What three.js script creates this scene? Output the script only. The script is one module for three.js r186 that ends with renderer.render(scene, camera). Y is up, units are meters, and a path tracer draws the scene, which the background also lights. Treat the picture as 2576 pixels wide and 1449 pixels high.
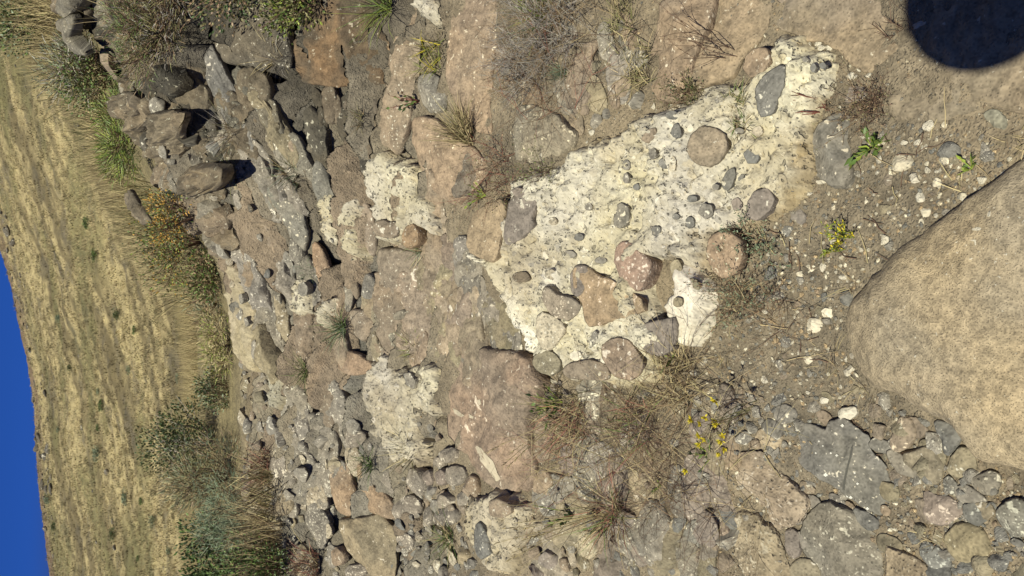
import * as THREE from 'three';
import { ImprovedNoise } from 'three/addons/math/ImprovedNoise.js';
import { MarchingCubes } from 'three/addons/objects/MarchingCubes.js';
import { mergeGeometries, mergeVertices } from 'three/addons/utils/BufferGeometryUtils.js';

// ---------------------------------------------------------------- camera, sky, sun, exposure
const CAMH = 1.45, PITCH = 30 * Math.PI / 180, FOC = 1983;      // the phone is held on its side: world up is the left of the picture
const sp = Math.sin(PITCH), cp = Math.cos(PITCH);
const FWD = new THREE.Vector3(0, -sp, -cp), UPV = new THREE.Vector3(0, cp, -sp), RGT = new THREE.Vector3(1, 0, 0);
const scene = new THREE.Scene();
const camera = new THREE.PerspectiveCamera(2 * Math.atan(724.5 / FOC) * 180 / Math.PI, 1024 / 576, 0.05, 2000);
camera.position.set(0, CAMH, 0);
camera.quaternion.setFromRotationMatrix(new THREE.Matrix4().makeBasis(UPV.clone().negate(), RGT, FWD.clone().negate()));
camera.updateMatrixWorld(true);
const SUN = new THREE.Vector3(-0.31, 0.853, 0.43).normalize();
const sun = new THREE.DirectionalLight(new THREE.Color(1, 0.962, 0.80), 5.0);
sun.position.copy(SUN).multiplyScalar(60).add(new THREE.Vector3(0, 0, -4)); sun.castShadow = true;
sun.shadow.mapSize.set(4096, 4096); sun.shadow.bias = -0.0005;
Object.assign(sun.shadow.camera, { left: -50, right: 50, top: 50, bottom: -50, near: 1, far: 160 });
sun.target.position.set(0, 0, -4); scene.add(sun, sun.target);
{ // clear deep-blue dry-country sky, a little paler towards the sun and the far side of the horizon
  const w = 256, h = 128, d = new Float32Array(w * h * 4);
  for (let j = 0; j < h; j++) for (let i = 0; i < w; i++) {
    const el = (j + 0.5) / h * Math.PI - Math.PI / 2, az = ((i + 0.5) / w - 0.5) * 2 * Math.PI;
    const v = new THREE.Vector3(Math.cos(el) * Math.cos(az), Math.sin(el), Math.cos(el) * Math.sin(az));
    const s = Math.max(0, v.dot(SUN)), glow = 0.22 * Math.pow(s, 8) + 0.5 * Math.pow(s, 40), k = 1 - 0.8 * Math.sqrt(Math.max(0, v.y));
    const o = (j * w + i) * 4;
    d[o] = 0.02 * k + 0.36 * glow; d[o + 1] = 0.09 * k + 0.38 * glow; d[o + 2] = 0.41 * k + 0.42 * glow; d[o + 3] = 1;
    if (v.y < -0.05) { d[o] = 0.05; d[o + 1] = 0.045; d[o + 2] = 0.03; }
  }
  const t = new THREE.DataTexture(d, w, h, THREE.RGBAFormat, THREE.FloatType);
  t.mapping = THREE.EquirectangularReflectionMapping; t.magFilter = THREE.LinearFilter; t.needsUpdate = true;
  scene.background = t; scene.environment = t;
}
const renderer = new THREE.WebGLRenderer({ antialias: true });
renderer.toneMapping = THREE.LinearToneMapping; renderer.toneMappingExposure = 1.12;
renderer.shadowMap.enabled = true; renderer.setSize(1024, 576);

// ---------------------------------------------------------------- helpers
let seed = 7;
const rnd = () => { seed = (seed + 0x6d2b79f5) | 0; let t = Math.imul(seed ^ (seed >>> 15), 1 | seed); t = (t + Math.imul(t ^ (t >>> 7), 61 | t)) ^ t; return ((t ^ (t >>> 14)) >>> 0) / 4294967296; };
const rr = (a, b) => a + (b - a) * rnd(), pick = (a) => a[Math.floor(rnd() * a.length)];
const clamp = (x, a = 0, b = 1) => Math.min(b, Math.max(a, x)), lerp = (a, b, t) => a + (b - a) * t;
const sstep = (a, b, x) => { if (a > b) return 1 - sstep(b, a, x); const t = clamp((x - a) / (b - a)); return t * t * (3 - 2 * t); };
const V = (x, y, z) => new THREE.Vector3(x, y, z);
const IN = new ImprovedNoise();
const n3 = (x, y, z) => IN.noise(x + 31.7, y + 11.3, z + 57.1);
const fbm = (x, y, z, o = 4) => { let s = 0, a = 0.5, f = 1; for (let i = 0; i < o; i++) { s += a * n3(x * f, y * f, z * f); a *= 0.5; f *= 2.03; } return s; };
const table = (pts, x) => { if (x <= pts[0][0]) return pts[0][1]; for (let i = 1; i < pts.length; i++) if (x <= pts[i][0]) { const [a, b] = pts[i - 1], [c, d] = pts[i]; return b + (d - b) * (x - a) / (c - a); } return pts[pts.length - 1][1]; };
const counts = {};
const numbered = (n) => { const k = counts[n] = (counts[n] ?? -1) + 1; return k ? n + '_' + String(k).padStart(3, '0') : n; };
function named(o, name, parent) { o.name = parent && parent !== scene ? name : numbered(name); (parent || scene).add(o); if (o.isMesh) o.castShadow = o.receiveShadow = true; return o; }
function tag(o, label, category, group) { o.userData = { label, category, ...(group ? { group } : {}) }; return o; }
function thing(name, label, category, p, group) { const g = named(new THREE.Group(), name); g.position.copy(p); return tag(g, label, category, group); }

// ---------------------------------------------------------------- the lie of the land: apron, slab step, bench, outcrop face, crest, valley
const ang = (v) => PITCH + Math.atan((v - 1288) / FOC);
const prof = [[-6, -0.12], [0.45, 0]];
{ let d0 = 0.45, h0 = 0; for (const [v, s] of [[2100, 0.03], [1250, 0.36], [1030, 0.1], [660, 0.5]]) { const d = (CAMH - h0 + s * d0) / (Math.tan(ang(v)) + s); h0 += s * (d - d0); d0 = d; prof.push([d0, h0]); } }
const [DC, HC] = prof[prof.length - 1];
prof.push([DC + 1.5, HC + 0.02], [DC + 4.5, HC - 0.35], [DC + 9, HC - 2.2], [24, -6.5], [40, -8.2], [60, -8.6]);
const sm = []; const SMN = 900, SM0 = -6, SM1 = 44;
for (let i = 0; i <= SMN; i++) { const d = SM0 + (SM1 - SM0) * i / SMN; let s = 0, w = 0; for (let k = -4; k <= 4; k++) { const g = Math.exp(-k * k / 5); s += g * table(prof, d + k * 0.035); w += g; } sm.push(s / w); }
const profAt = (d) => { const f = clamp((d - SM0) / (SM1 - SM0) * SMN, 0, SMN - 0.001), i = Math.floor(f); return lerp(sm[i], sm[i + 1], f - i); };
const riseT = [[600, 655], [800, 600], [1000, 430], [1250, 330], [1449, 130]].map(([u, v]) => [(u - 724) / FOC * DC * 1.14, CAMH - DC * Math.tan(ang(v)) - HC]);
riseT.unshift([-0.6, 0]); riseT.push([3.2, 1.6], [8, 2.2]);
const riseS = (x) => (table(riseT, x - 0.1) + table(riseT, x) + table(riseT, x + 0.1)) / 3;
function Hb(x, z) { const d = -z; return profAt(d) + riseS(x) * sstep(2.0, DC + 0.05, d) * (1 - 0.97 * sstep(DC + 1.6, DC + 6, d)); }
const outcropness = (x, d) => sstep(2.0, 2.7, d + 0.2 * n3(x * 3, d * 3, 1)) * (1 - sstep(DC + 0.1, DC + 0.5, d));
function hash(x, y, s) { let h = Math.imul(x, 374761393) ^ Math.imul(y, 668265263) ^ Math.imul(s, 1274126177); h = Math.imul(h ^ (h >>> 13), 1274126177); h ^= h >>> 16; return (h >>> 0) / 4294967296; }
// broken bedrock: long blocks lying along the dip, each at its own height and tilt, with gaps between
function blocks(a, b, fa, fb, s) {
  const u = a * fa, v = b * fb, ci = Math.floor(u), cj = Math.floor(v); let f1 = 9, f2 = 9, id = 0, du = 0, dv = 0;
  for (let i = -1; i <= 1; i++) for (let j = -1; j <= 1; j++) { const p = ci + i, q = cj + j, x = p + 0.15 + 0.7 * hash(p, q, s) - u, y = q + 0.15 + 0.7 * hash(p, q, s + 1) - v, e = Math.abs(x) * 0.75 + Math.abs(y) * 0.75 + 0.5 * Math.hypot(x, y); if (e < f1) { f2 = f1; f1 = e; id = hash(p, q, s + 2); du = -x; dv = -y; } else if (e < f2) f2 = e; }
  return [f2 - f1, id, du, dv];
}
function bedrock(x, d, wild) {
  const wa = x + 0.05 * fbm(x * 4, d * 4, 1, 3), wb = d * 1.12 + 0.28 * x + 0.05 * fbm(x * 4, d * 4, 7, 3) + 0.1 * fbm(x * 1.2, d * 1.2, 3, 2), A = blocks(wa, wb, 2.6, 8.5, 301), B = blocks(wa + 9, wb, 6.5, 17, 331);
  let h = (A[1] - 0.5) * 0.07 + A[3] * (0.03 + 0.05 * hash((A[1] * 9973) | 0, 1, 5)) + A[2] * 0.02 * (A[1] - 0.5) + ((B[1] - 0.5) * 0.032 + B[3] * 0.02) * 0.8;
  h -= 0.07 * (1 - sstep(0, 0.16, A[0])) * (0.35 + 0.65 * hash((A[1] * 7919) | 0, 2, 6)) + 0.025 * (1 - sstep(0, 0.2, B[0])) * hash((B[1] * 7919) | 0, 2, 8);
  return [h * wild, A, B];
}
function Hm(x, z) {                                                 // with the small relief
  const d = -z; let h = Hb(x, z); const k = outcropness(x, d), near = 1 - sstep(6, 20, d);
  h += fbm(x * 2.2, 0, z * 2.2, 3) * 0.05 * near * (0.4 + k) + fbm(x * 14, 3, z * 14, 3) * 0.012 * near + fbm(x * 50, 5, z * 50, 2) * 0.004 * (1 - sstep(3, 6, d));
  if (k > 0) {                                                      // dipping beds weathered into ledges
    const wild = 1.0 + 0.8 * sstep(0.15, 0.7, x); h += k * (bedrock(x, d, wild)[0] + 0.012 * fbm(x * 30, 0, z * 30, 3) + 0.014 * fbm(x * 10, 2, z * 10, 3));
  }
  if (d > 8) h += fbm(x * 0.25, 0, z * 0.25, 3) * 0.5 * sstep(8, 16, d);
  return h;
}
// where the line of sight through a picture point (2576 x 1449 grid) meets the land
function ray(px, py) { return FWD.clone().addScaledVector(RGT, (724.5 - py) / FOC).addScaledVector(UPV, -(px - 1288) / FOC).normalize(); }
function at(px, py, lift = 0, H = Hb) {
  const r = ray(px, py); let t = 0.5, step = 0.02, prev = 0.5;
  for (let i = 0; i < 2000; i++) { const x = r.x * t, y = CAMH + r.y * t, z = r.z * t; if (y < H(x, z) + lift) break; prev = t; t += step; step = 0.01 * t; if (t > 40) break; }
  if (-r.z * t > DC + 0.7) { const q = (DC + 0.25) / -r.z; return V(r.x * q, CAMH + r.y * q, r.z * q); }
  let a = prev, b = t; for (let i = 0; i < 22; i++) { const m = (a + b) / 2; if (CAMH + r.y * m < H(r.x * m, r.z * m) + lift) b = m; else a = m; }
  return V(r.x * b, CAMH + r.y * b, r.z * b);
}
function normalAt(x, z, H = Hb, e = 0.04) { return V(H(x - e, z) - H(x + e, z), 2 * e, H(x, z - e) - H(x, z + e)).normalize(); }

// ---------------------------------------------------------------- computed textures
function pn(x, y, p, s) { const i = Math.floor(x), j = Math.floor(y), f = x - i, g = y - j, u = f * f * (3 - 2 * f), v = g * g * (3 - 2 * g), a = i % p, b = (i + 1) % p, c = j % p, e = (j + 1) % p; return lerp(lerp(hash(a, c, s), hash(b, c, s), u), lerp(hash(a, e, s), hash(b, e, s), u), v); }
function pf(u, v, p, s, o = 4) { let r = 0, a = 0.5, w = 0; for (let i = 0; i < o; i++) { r += a * pn(u * p, v * p, p, s + i); w += a; a *= 0.55; p *= 2; } return r / w; }
function spots(u, v, p, dens, r0, r1, s, wob = 0.25) {              // irregular round marks; 0 outside, towards 1 inside; [value, id]
  const x = u * p, y = v * p, ci = Math.floor(x), cj = Math.floor(y); let best = 0, id = 0;
  for (let a = -1; a <= 1; a++) for (let b = -1; b <= 1; b++) {
    const i = ((ci + a) % p + p) % p, j = ((cj + b) % p + p) % p, h = hash(i, j, s); if (h > dens) continue;
    const cx = ci + a + 0.2 + 0.6 * hash(i, j, s + 1), cy = cj + b + 0.2 + 0.6 * hash(i, j, s + 2), r = lerp(r0, r1, Math.pow(hash(i, j, s + 3), 2));
    const th = hash(i, j, s + 4) * 6.3, el = 0.6 + 0.8 * hash(i, j, s + 5), dx = x - cx, dy = y - cy, ax = (dx * Math.cos(th) + dy * Math.sin(th)) * el, ay = (-dx * Math.sin(th) + dy * Math.cos(th)) / el;
    const dd = Math.hypot(ax, ay) / r * (1 + wob * (pn(u * p * 4, v * p * 4, p * 4, s + 6) - 0.5) * 2), val = 1 - dd; if (val > best) { best = val; id = h / dens; }
  }
  return [best, id];
}
const toS = (c) => Math.round(255 * clamp(c <= 0.0031308 ? c * 12.92 : 1.055 * Math.pow(c, 1 / 2.4) - 0.055));
function textures(n, fn) {
  const col = new Uint8Array(n * n * 4), bmp = new Uint8Array(n * n);
  for (let j = 0; j < n; j++) for (let i = 0; i < n; i++) { const [r, g, b, h] = fn((i + 0.5) / n, (j + 0.5) / n), o = (j * n + i) * 4; col[o] = toS(r); col[o + 1] = toS(g); col[o + 2] = toS(b); col[o + 3] = 255; bmp[j * n + i] = Math.round(255 * clamp(h)); }
  const mk = (d, f) => { const t = new THREE.DataTexture(d, n, n, f); t.wrapS = t.wrapT = THREE.RepeatWrapping; t.magFilter = THREE.LinearFilter; t.minFilter = THREE.LinearMipmapLinearFilter; t.generateMipmaps = true; t.needsUpdate = true; return t; };
  const c = mk(col, THREE.RGBAFormat); c.colorSpace = THREE.SRGBColorSpace; return [c, mk(bmp, THREE.RedFormat)];
}
const mixc = (a, b, t) => [lerp(a[0], b[0], t), lerp(a[1], b[1], t), lerp(a[2], b[2], t)];
let texSeed = 1;
function rockMat(c, c2, o = {}) {                                   // weathered lava: grain, vesicles, pale lichen dots and smears
  const { spk = 0.12, spkC = [0.66, 0.62, 0.5], pit = 0.3, bump = 0.004, big = 0.05, n = 512, grain = 1 } = o, s = (texSeed += 37);
  const [map, bm] = textures(n, (u, v) => {
    const a = pf(u, v, 5, s), f = pf(u, v, 40, s + 9, 3), g = pn(u * 190, v * 190, 190, s + 15), st = pf(u, v, 11, s + 20, 3);
    let q = mixc(c, c2, sstep(0.38, 0.62, a)); const k = 1 + grain * ((f - 0.5) * 0.9 + (g - 0.5) * 0.5); q = q.map((x) => x * k);
    let h = 0.45 + (f - 0.5) * 0.6 + (g - 0.5) * 0.25;
    const [p1] = spots(u, v, o.pf ?? 110, pit, 0.1, 0.34, s + 30, 0.5); if (p1 > 0) { const e = sstep(0, 0.4, p1); q = q.map((x) => x * (1 - (o.pk ?? 0.32) * e)); h -= 0.35 * e; }
    const [w1] = spots(u, v, o.wf ?? 58, spk * clamp(0.3 + 3.2 * (st - 0.36), 0.1, 1.8), 0.07, 0.3, s + 40, 0.9), [w2] = spots(u, v, 18, big * 1.3, 0.05, 0.2, s + 50, 1.1);
    const w = Math.max(sstep(0, 0.3, w1), sstep(0, 0.2, w2)) * (0.5 + 0.5 * g); q = mixc(q, spkC, w); h += 0.12 * w;
    return [...q, h];
  });
  const m = new THREE.MeshStandardMaterial({ map, bumpMap: bm, bumpScale: bump, roughness: 0.93, vertexColors: true }); m.userData.uv = 0.7; return m;
}
const M = {
  tan: rockMat([0.28, 0.225, 0.155], [0.24, 0.2, 0.143], { spk: 0.06, big: 0.01, pit: 0.42 }),
  boulder: rockMat([0.37, 0.297, 0.19], [0.345, 0.283, 0.188], { spk: 0.05, big: 0.004, pit: 0.5, pk: 0.18, pf: 170, wf: 90, n: 1024, grain: 0.95, bump: 0.004 }),
  brown: rockMat([0.25, 0.195, 0.135], [0.21, 0.172, 0.126], { spk: 0.2, big: 0.02 }),
  dark: rockMat([0.12, 0.1, 0.07], [0.092, 0.082, 0.064], { spk: 0.2, big: 0.03, pit: 0.4 }),
  rust: rockMat([0.24, 0.168, 0.1], [0.145, 0.115, 0.078], { spk: 0.2, big: 0.02, pit: 0.4 }),
  grey: rockMat([0.235, 0.21, 0.166], [0.2, 0.183, 0.15], { spk: 0.34, big: 0.06 }),
  speck: rockMat([0.22, 0.198, 0.16], [0.185, 0.17, 0.142], { spk: 0.9, big: 0.16 }),
  blue: rockMat([0.172, 0.163, 0.14], [0.146, 0.142, 0.126], { spk: 0.2, big: 0.05, pit: 0.15 }),
  purple: rockMat([0.222, 0.185, 0.15], [0.19, 0.162, 0.134], { spk: 0.14, big: 0.02, pit: 0.2 }),
  pink: rockMat([0.275, 0.205, 0.15], [0.24, 0.187, 0.14], { spk: 0.55, big: 0.04 }),
  pinksl: rockMat([0.25, 0.198, 0.144], [0.22, 0.18, 0.135], { spk: 0.12, big: 0.02, pit: 0.4 }),
  olive: rockMat([0.25, 0.212, 0.138], [0.21, 0.184, 0.124], { spk: 0.14, big: 0.02 }),
  cong: rockMat([0.44, 0.385, 0.28], [0.3, 0.256, 0.185], { spk: 0.6, big: 0.2, pit: 0.5, pk: 0.4, pf: 60, bump: 0.008 }),
  chalk: rockMat([0.62, 0.57, 0.45], [0.52, 0.47, 0.36], { spk: 0.02, big: 0, pit: 0.2, bump: 0.005, grain: 0.6 }),
};
M.boulder.userData.uv = 0.5;
{ // cream matrix packed with small dark and pale chips
  const [map, bm] = textures(1024, (u, v) => {
    const a = pf(u, v, 6, 901), f = pf(u, v, 36, 911, 4), g = pn(u * 260, v * 260, 260, 921);
    let q = mixc([0.51, 0.47, 0.365], [0.43, 0.385, 0.275], sstep(0.4, 0.66, a)); const k = 1 + (f - 0.5) * 0.55 + (g - 0.5) * 0.2; q = q.map((x) => x * k); let h = 0.5 + (f - 0.5) * 0.8 + (g - 0.5) * 0.15;
    for (const [p, de, r0, r1, s] of [[30, 0.3, 0.1, 0.42, 931], [62, 0.36, 0.12, 0.4, 951], [120, 0.3, 0.15, 0.45, 971]]) { const [b, id] = spots(u, v, p, de, r0, r1, s, 0.55); if (b > 0) { const e = sstep(0, 0.22, b), t = id < 0.25 ? [0.29, 0.27, 0.225] : id < 0.55 ? [0.39, 0.345, 0.25] : id < 0.8 ? [0.45, 0.39, 0.26] : [0.7, 0.65, 0.52]; q = mixc(q, t, e * 0.7); h += (id < 0.5 ? -0.15 : 0.15) * e; } }
    const [c] = spots(u, v, 50, 0.3, 0.1, 0.3, 991, 0.9); if (c > 0) { const e = sstep(0, 0.5, c); q = q.map((x) => x * (1 - 0.45 * e)); h -= 0.5 * e; }  // sunken pits, their shade painted into the colour
    return [...q, h];
  });
  M.matrix = new THREE.MeshStandardMaterial({ map, bumpMap: bm, bumpScale: 0.009, roughness: 0.96, vertexColors: true }); M.matrix.userData.uv = 1.0;
}
{ // dusty soil and weathered rock skin; the tint comes from where it lies
  const [map, bm] = textures(1024, (u, v) => {
    const a = pf(u, v, 7, 601), f = pf(u, v, 44, 611, 4), g = pn(u * 280, v * 280, 280, 621); const k = 0.62 + (a - 0.5) * 0.3 + (f - 0.5) * 0.55 + (g - 0.5) * 0.25; let q = [k, k * 0.99, k * 0.97], h = 0.45 + (f - 0.5) * 0.7 + (g - 0.5) * 0.3;
    for (const [p, de, r0, r1, s] of [[40, 0.3, 0.08, 0.3, 631], [90, 0.45, 0.1, 0.4, 651], [150, 0.4, 0.15, 0.4, 671]]) { const [b, id] = spots(u, v, p, de, r0, r1, s, 0.5); if (b > 0) { const e = sstep(0, 0.3, b); q = mixc(q, id < 0.55 ? [0.4, 0.41, 0.42] : id < 0.85 ? [0.8, 0.79, 0.77] : [1, 1, 1], e * 0.8); h += 0.25 * e; } }
    return [...q, h];
  });
  M.soil = new THREE.MeshStandardMaterial({ map, bumpMap: bm, bumpScale: 0.007, roughness: 0.97, vertexColors: true });
}
M.plant = new THREE.MeshStandardMaterial({ vertexColors: true, roughness: 0.85, side: THREE.DoubleSide });
M.leaf = new THREE.MeshPhysicalMaterial({ vertexColors: true, roughness: 0.55, side: THREE.DoubleSide });

// ---------------------------------------------------------------- ground sheet, fine where the photograph looks
{
  const th = [], rad = [];
  for (let a = -180; a < -34; a += 4) th.push(a); for (let a = -34; a < 34; a += 0.13) th.push(a); for (let a = 34; a <= 180; a += 4) th.push(a);
  for (let r = 0.02; r < 1.2; r *= 1.5) rad.push(r); for (let r = 1.25; r < 3; r *= 1.005) rad.push(r); for (let r = 3; r < 4.9; r *= 1.0021) rad.push(r); for (let r = 4.9; r < 7; r *= 1.01) rad.push(r); for (let r = 7; r < 42; r *= 1.03) rad.push(r);
  const pos = [], col = [], uv = [], idx = [], O = 0.75;
  for (const r of rad) for (const a of th) {
    const t = a * Math.PI / 180, x = r * Math.sin(t), z = O - r * Math.cos(t), d = -z, y = Hm(x, z), k = outcropness(x, d); pos.push(x, y, z);
    const n = fbm(x * 2.5, 7, z * 2.5, 4), m = fbm(x * 8, 17, z * 8, 4), bed = fbm(x * 1.2, (y + 0.3 * x) * 14, 3, 3);
    let c = mixc([0.335, 0.272, 0.182], [0.275, 0.23, 0.162], sstep(-0.2, 0.25, n));                     // dust and soil
    const rk = mixc(mixc([0.295, 0.258, 0.192], [0.25, 0.228, 0.182], sstep(-0.15, 0.15, n)), [0.315, 0.245, 0.17], sstep(0.02, 0.3, bed));
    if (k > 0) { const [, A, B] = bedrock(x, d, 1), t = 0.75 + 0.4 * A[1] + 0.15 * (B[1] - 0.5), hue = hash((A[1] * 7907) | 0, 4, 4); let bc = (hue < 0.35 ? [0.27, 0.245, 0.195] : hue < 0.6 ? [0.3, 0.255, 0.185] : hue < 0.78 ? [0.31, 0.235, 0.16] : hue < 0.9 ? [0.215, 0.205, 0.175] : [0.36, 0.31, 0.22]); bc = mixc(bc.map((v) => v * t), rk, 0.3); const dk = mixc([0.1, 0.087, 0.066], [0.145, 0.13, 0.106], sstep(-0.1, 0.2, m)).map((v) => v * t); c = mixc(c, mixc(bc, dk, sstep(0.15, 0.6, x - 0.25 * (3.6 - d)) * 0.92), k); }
    c = mixc(c, [0.3, 0.25, 0.13], sstep(DC + 0.15, DC + 0.6, d)); const br = 1 + 0.35 * m; col.push(c[0] * br, c[1] * br, c[2] * br); uv.push(x / 0.9, (z - 0.6 * y) / 0.9);
  }
  const W = th.length; for (let j = 0; j < rad.length - 1; j++) for (let i = 0; i < W - 1; i++) { const a = j * W + i; idx.push(a, a + 1, a + W, a + 1, a + W + 1, a + W); }
  const g = new THREE.BufferGeometry(); g.setAttribute('position', new THREE.Float32BufferAttribute(pos, 3)); g.setAttribute('color', new THREE.Float32BufferAttribute(col, 3)); g.setAttribute('uv', new THREE.Float32BufferAttribute(uv, 2)); g.setIndex(idx); g.computeVertexNormals();
  const o = named(new THREE.Mesh(g, M.soil), 'ground'); o.userData = { kind: 'structure' };
}
const ground = scene.getObjectByName('ground');

// ---------------------------------------------------------------- far hillside
const SKY = [[0, 145], [149, 130], [259, 115], [369, 95], [484, 88], [549, 80], [649, 50], [759, 20], [850, -25], [1100, -120], [1449, -260]];
const HD0 = 40, HD1 = 105;
const hillTop = (x) => { const u = 724.5 + x / HD1 * FOC * cp; return CAMH - HD1 * Math.tan(ang(table(SKY, u))); };
function hillH(x, d) {
  const s = (d - HD0) / (HD1 - HD0), xs = x * HD1 / Math.max(d, 30), top = (hillTop(xs - 3) + hillTop(xs) + hillTop(xs + 3)) / 3, e = clamp(s, 0, 1);
  let h = lerp(-8.4, top, Math.pow(e, 1.05)); if (s > 1) h = top - (d - HD1) * 0.02 * (d - HD1) * 0.2;
  const b = hillQ(x, s) * 15 + 2.4 * fbm(x * 0.04, s * 5, 2, 3), f = b - Math.floor(b); h += 0.13 * (sstep(0, 0.5, f) - f) * clamp(0.5 + 2 * fbm(x * 0.06, s * 7, 12, 2)) * sstep(0.02, 0.1, s);
  return h + fbm(x * 0.12, 1, d * 0.12, 3) * 0.9 * sstep(0, 0.2, s) * (1 - sstep(0.8, 1, s)) + fbm(x * 0.9, 1, d * 0.9, 3) * 0.25;
}
const hillStreak = (x, d) => { const s = (d - HD0) / (HD1 - HD0); const q = hillQ(x, s), w = 0.5 * fbm(x * 0.05, s * 5, 4, 3), r = 1 - Math.abs(fbm(x * 0.03 + 8, q * 11 + w, 15, 3)) * 4, r2 = 1 - Math.abs(fbm(x * 0.05 + 2, q * 24 + w, 25, 3)) * 4; return 0.22 * Math.max(0, r) + 0.2 * Math.max(0, r2) - 0.16 + 0.45 * fbm(x * 0.03 + 3, q * 9 + w, 5, 4) + 0.5 * fbm(x * 0.05, q * 45, 9, 3) + 0.35 * fbm(x * 0.06, s * 6, 40, 3); };
function hillQ(x, s) { return s - x * (0.003 + 0.011 * Math.max(0, 1 - s)); }
{
  const pos = [], col = [], uv = [], idx = [], nx = 520, nd = 380;
  for (let j = 0; j <= nd; j++) for (let i = 0; i <= nx; i++) {
    const t = j / nd, d = HD0 - 4 + (HD1 + 26 - HD0) * t, wgt = (i / nx - 0.5) * 2, x = (wgt + 0.9 * Math.pow(wgt, 5)) * 0.5 * d; pos.push(x, hillH(x, d), -d);
    const q = hillStreak(x, d), m = fbm(x * 0.3, 3, d * 0.5, 4), s = (d - HD0) / (HD1 - HD0);
    let c = mixc([0.205, 0.163, 0.08], [0.53, 0.435, 0.225], sstep(-0.14, 0.2, q + 0.25 * fbm(x * 0.5, 2, d * 0.9, 3))); c = mixc(c, [0.14, 0.12, 0.08], sstep(0.06, 0.26, m + (s > 0.82 ? 0.08 : 0)) * 0.7); c = mixc(c, [0.2, 0.185, 0.075], sstep(0.0, 0.22, fbm(x * 0.08, 30, d * 0.15, 3)) * 0.75);
    c = mixc(c, [0.24, 0.16, 0.105], sstep(0.93, 0.99, s + 0.05 * m) * 0.8);
    const k = 1 + 0.55 * fbm(x * 1.3, 1, d * 1.3, 4); col.push(c[0] * k, c[1] * k, c[2] * k); uv.push(x / 4, d / 4);
  }
  for (let j = 0; j < nd; j++) for (let i = 0; i < nx; i++) { const a = j * (nx + 1) + i, b = a + nx + 1; idx.push(a, a + 1, b, a + 1, b + 1, b); }
  const g = new THREE.BufferGeometry(); g.setAttribute('position', new THREE.Float32BufferAttribute(pos, 3)); g.setAttribute('color', new THREE.Float32BufferAttribute(col, 3)); g.setAttribute('uv', new THREE.Float32BufferAttribute(uv, 2)); g.setIndex(idx); g.computeVertexNormals();
  named(new THREE.Mesh(g, M.soil), 'hillside').userData = { kind: 'structure' };
}
function onHill(px, py) { const r = ray(px, py); let t = 36; for (let i = 0; i < 900; i++) { const d = -r.z * t; if (d > HD1 + 2) return null; if (CAMH + r.y * t < hillH(r.x * t, d) && d > HD0) return V(r.x * t, hillH(r.x * t, d), r.z * t); t += 0.1; } return null; }

// ---------------------------------------------------------------- rocks traced from their outlines
const parse = (s) => s.trim().split(/\s+/).map((p) => p.split(',').map(Number));
function ell(cx, cy, rx, ry, rot = 0) { const o = [], k = 9 + Math.floor(rnd() * 4), ph = rnd() * 6; for (let i = 0; i < k; i++) { const a = i / k * 6.283 + ph, q = rr(0.86, 1.1), x = Math.cos(a) * rx * q, y = Math.sin(a) * ry * q; o.push([cx + x * Math.cos(rot) - y * Math.sin(rot), cy + x * Math.sin(rot) + y * Math.cos(rot)]); } return o; }
let rockId = 0;
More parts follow.
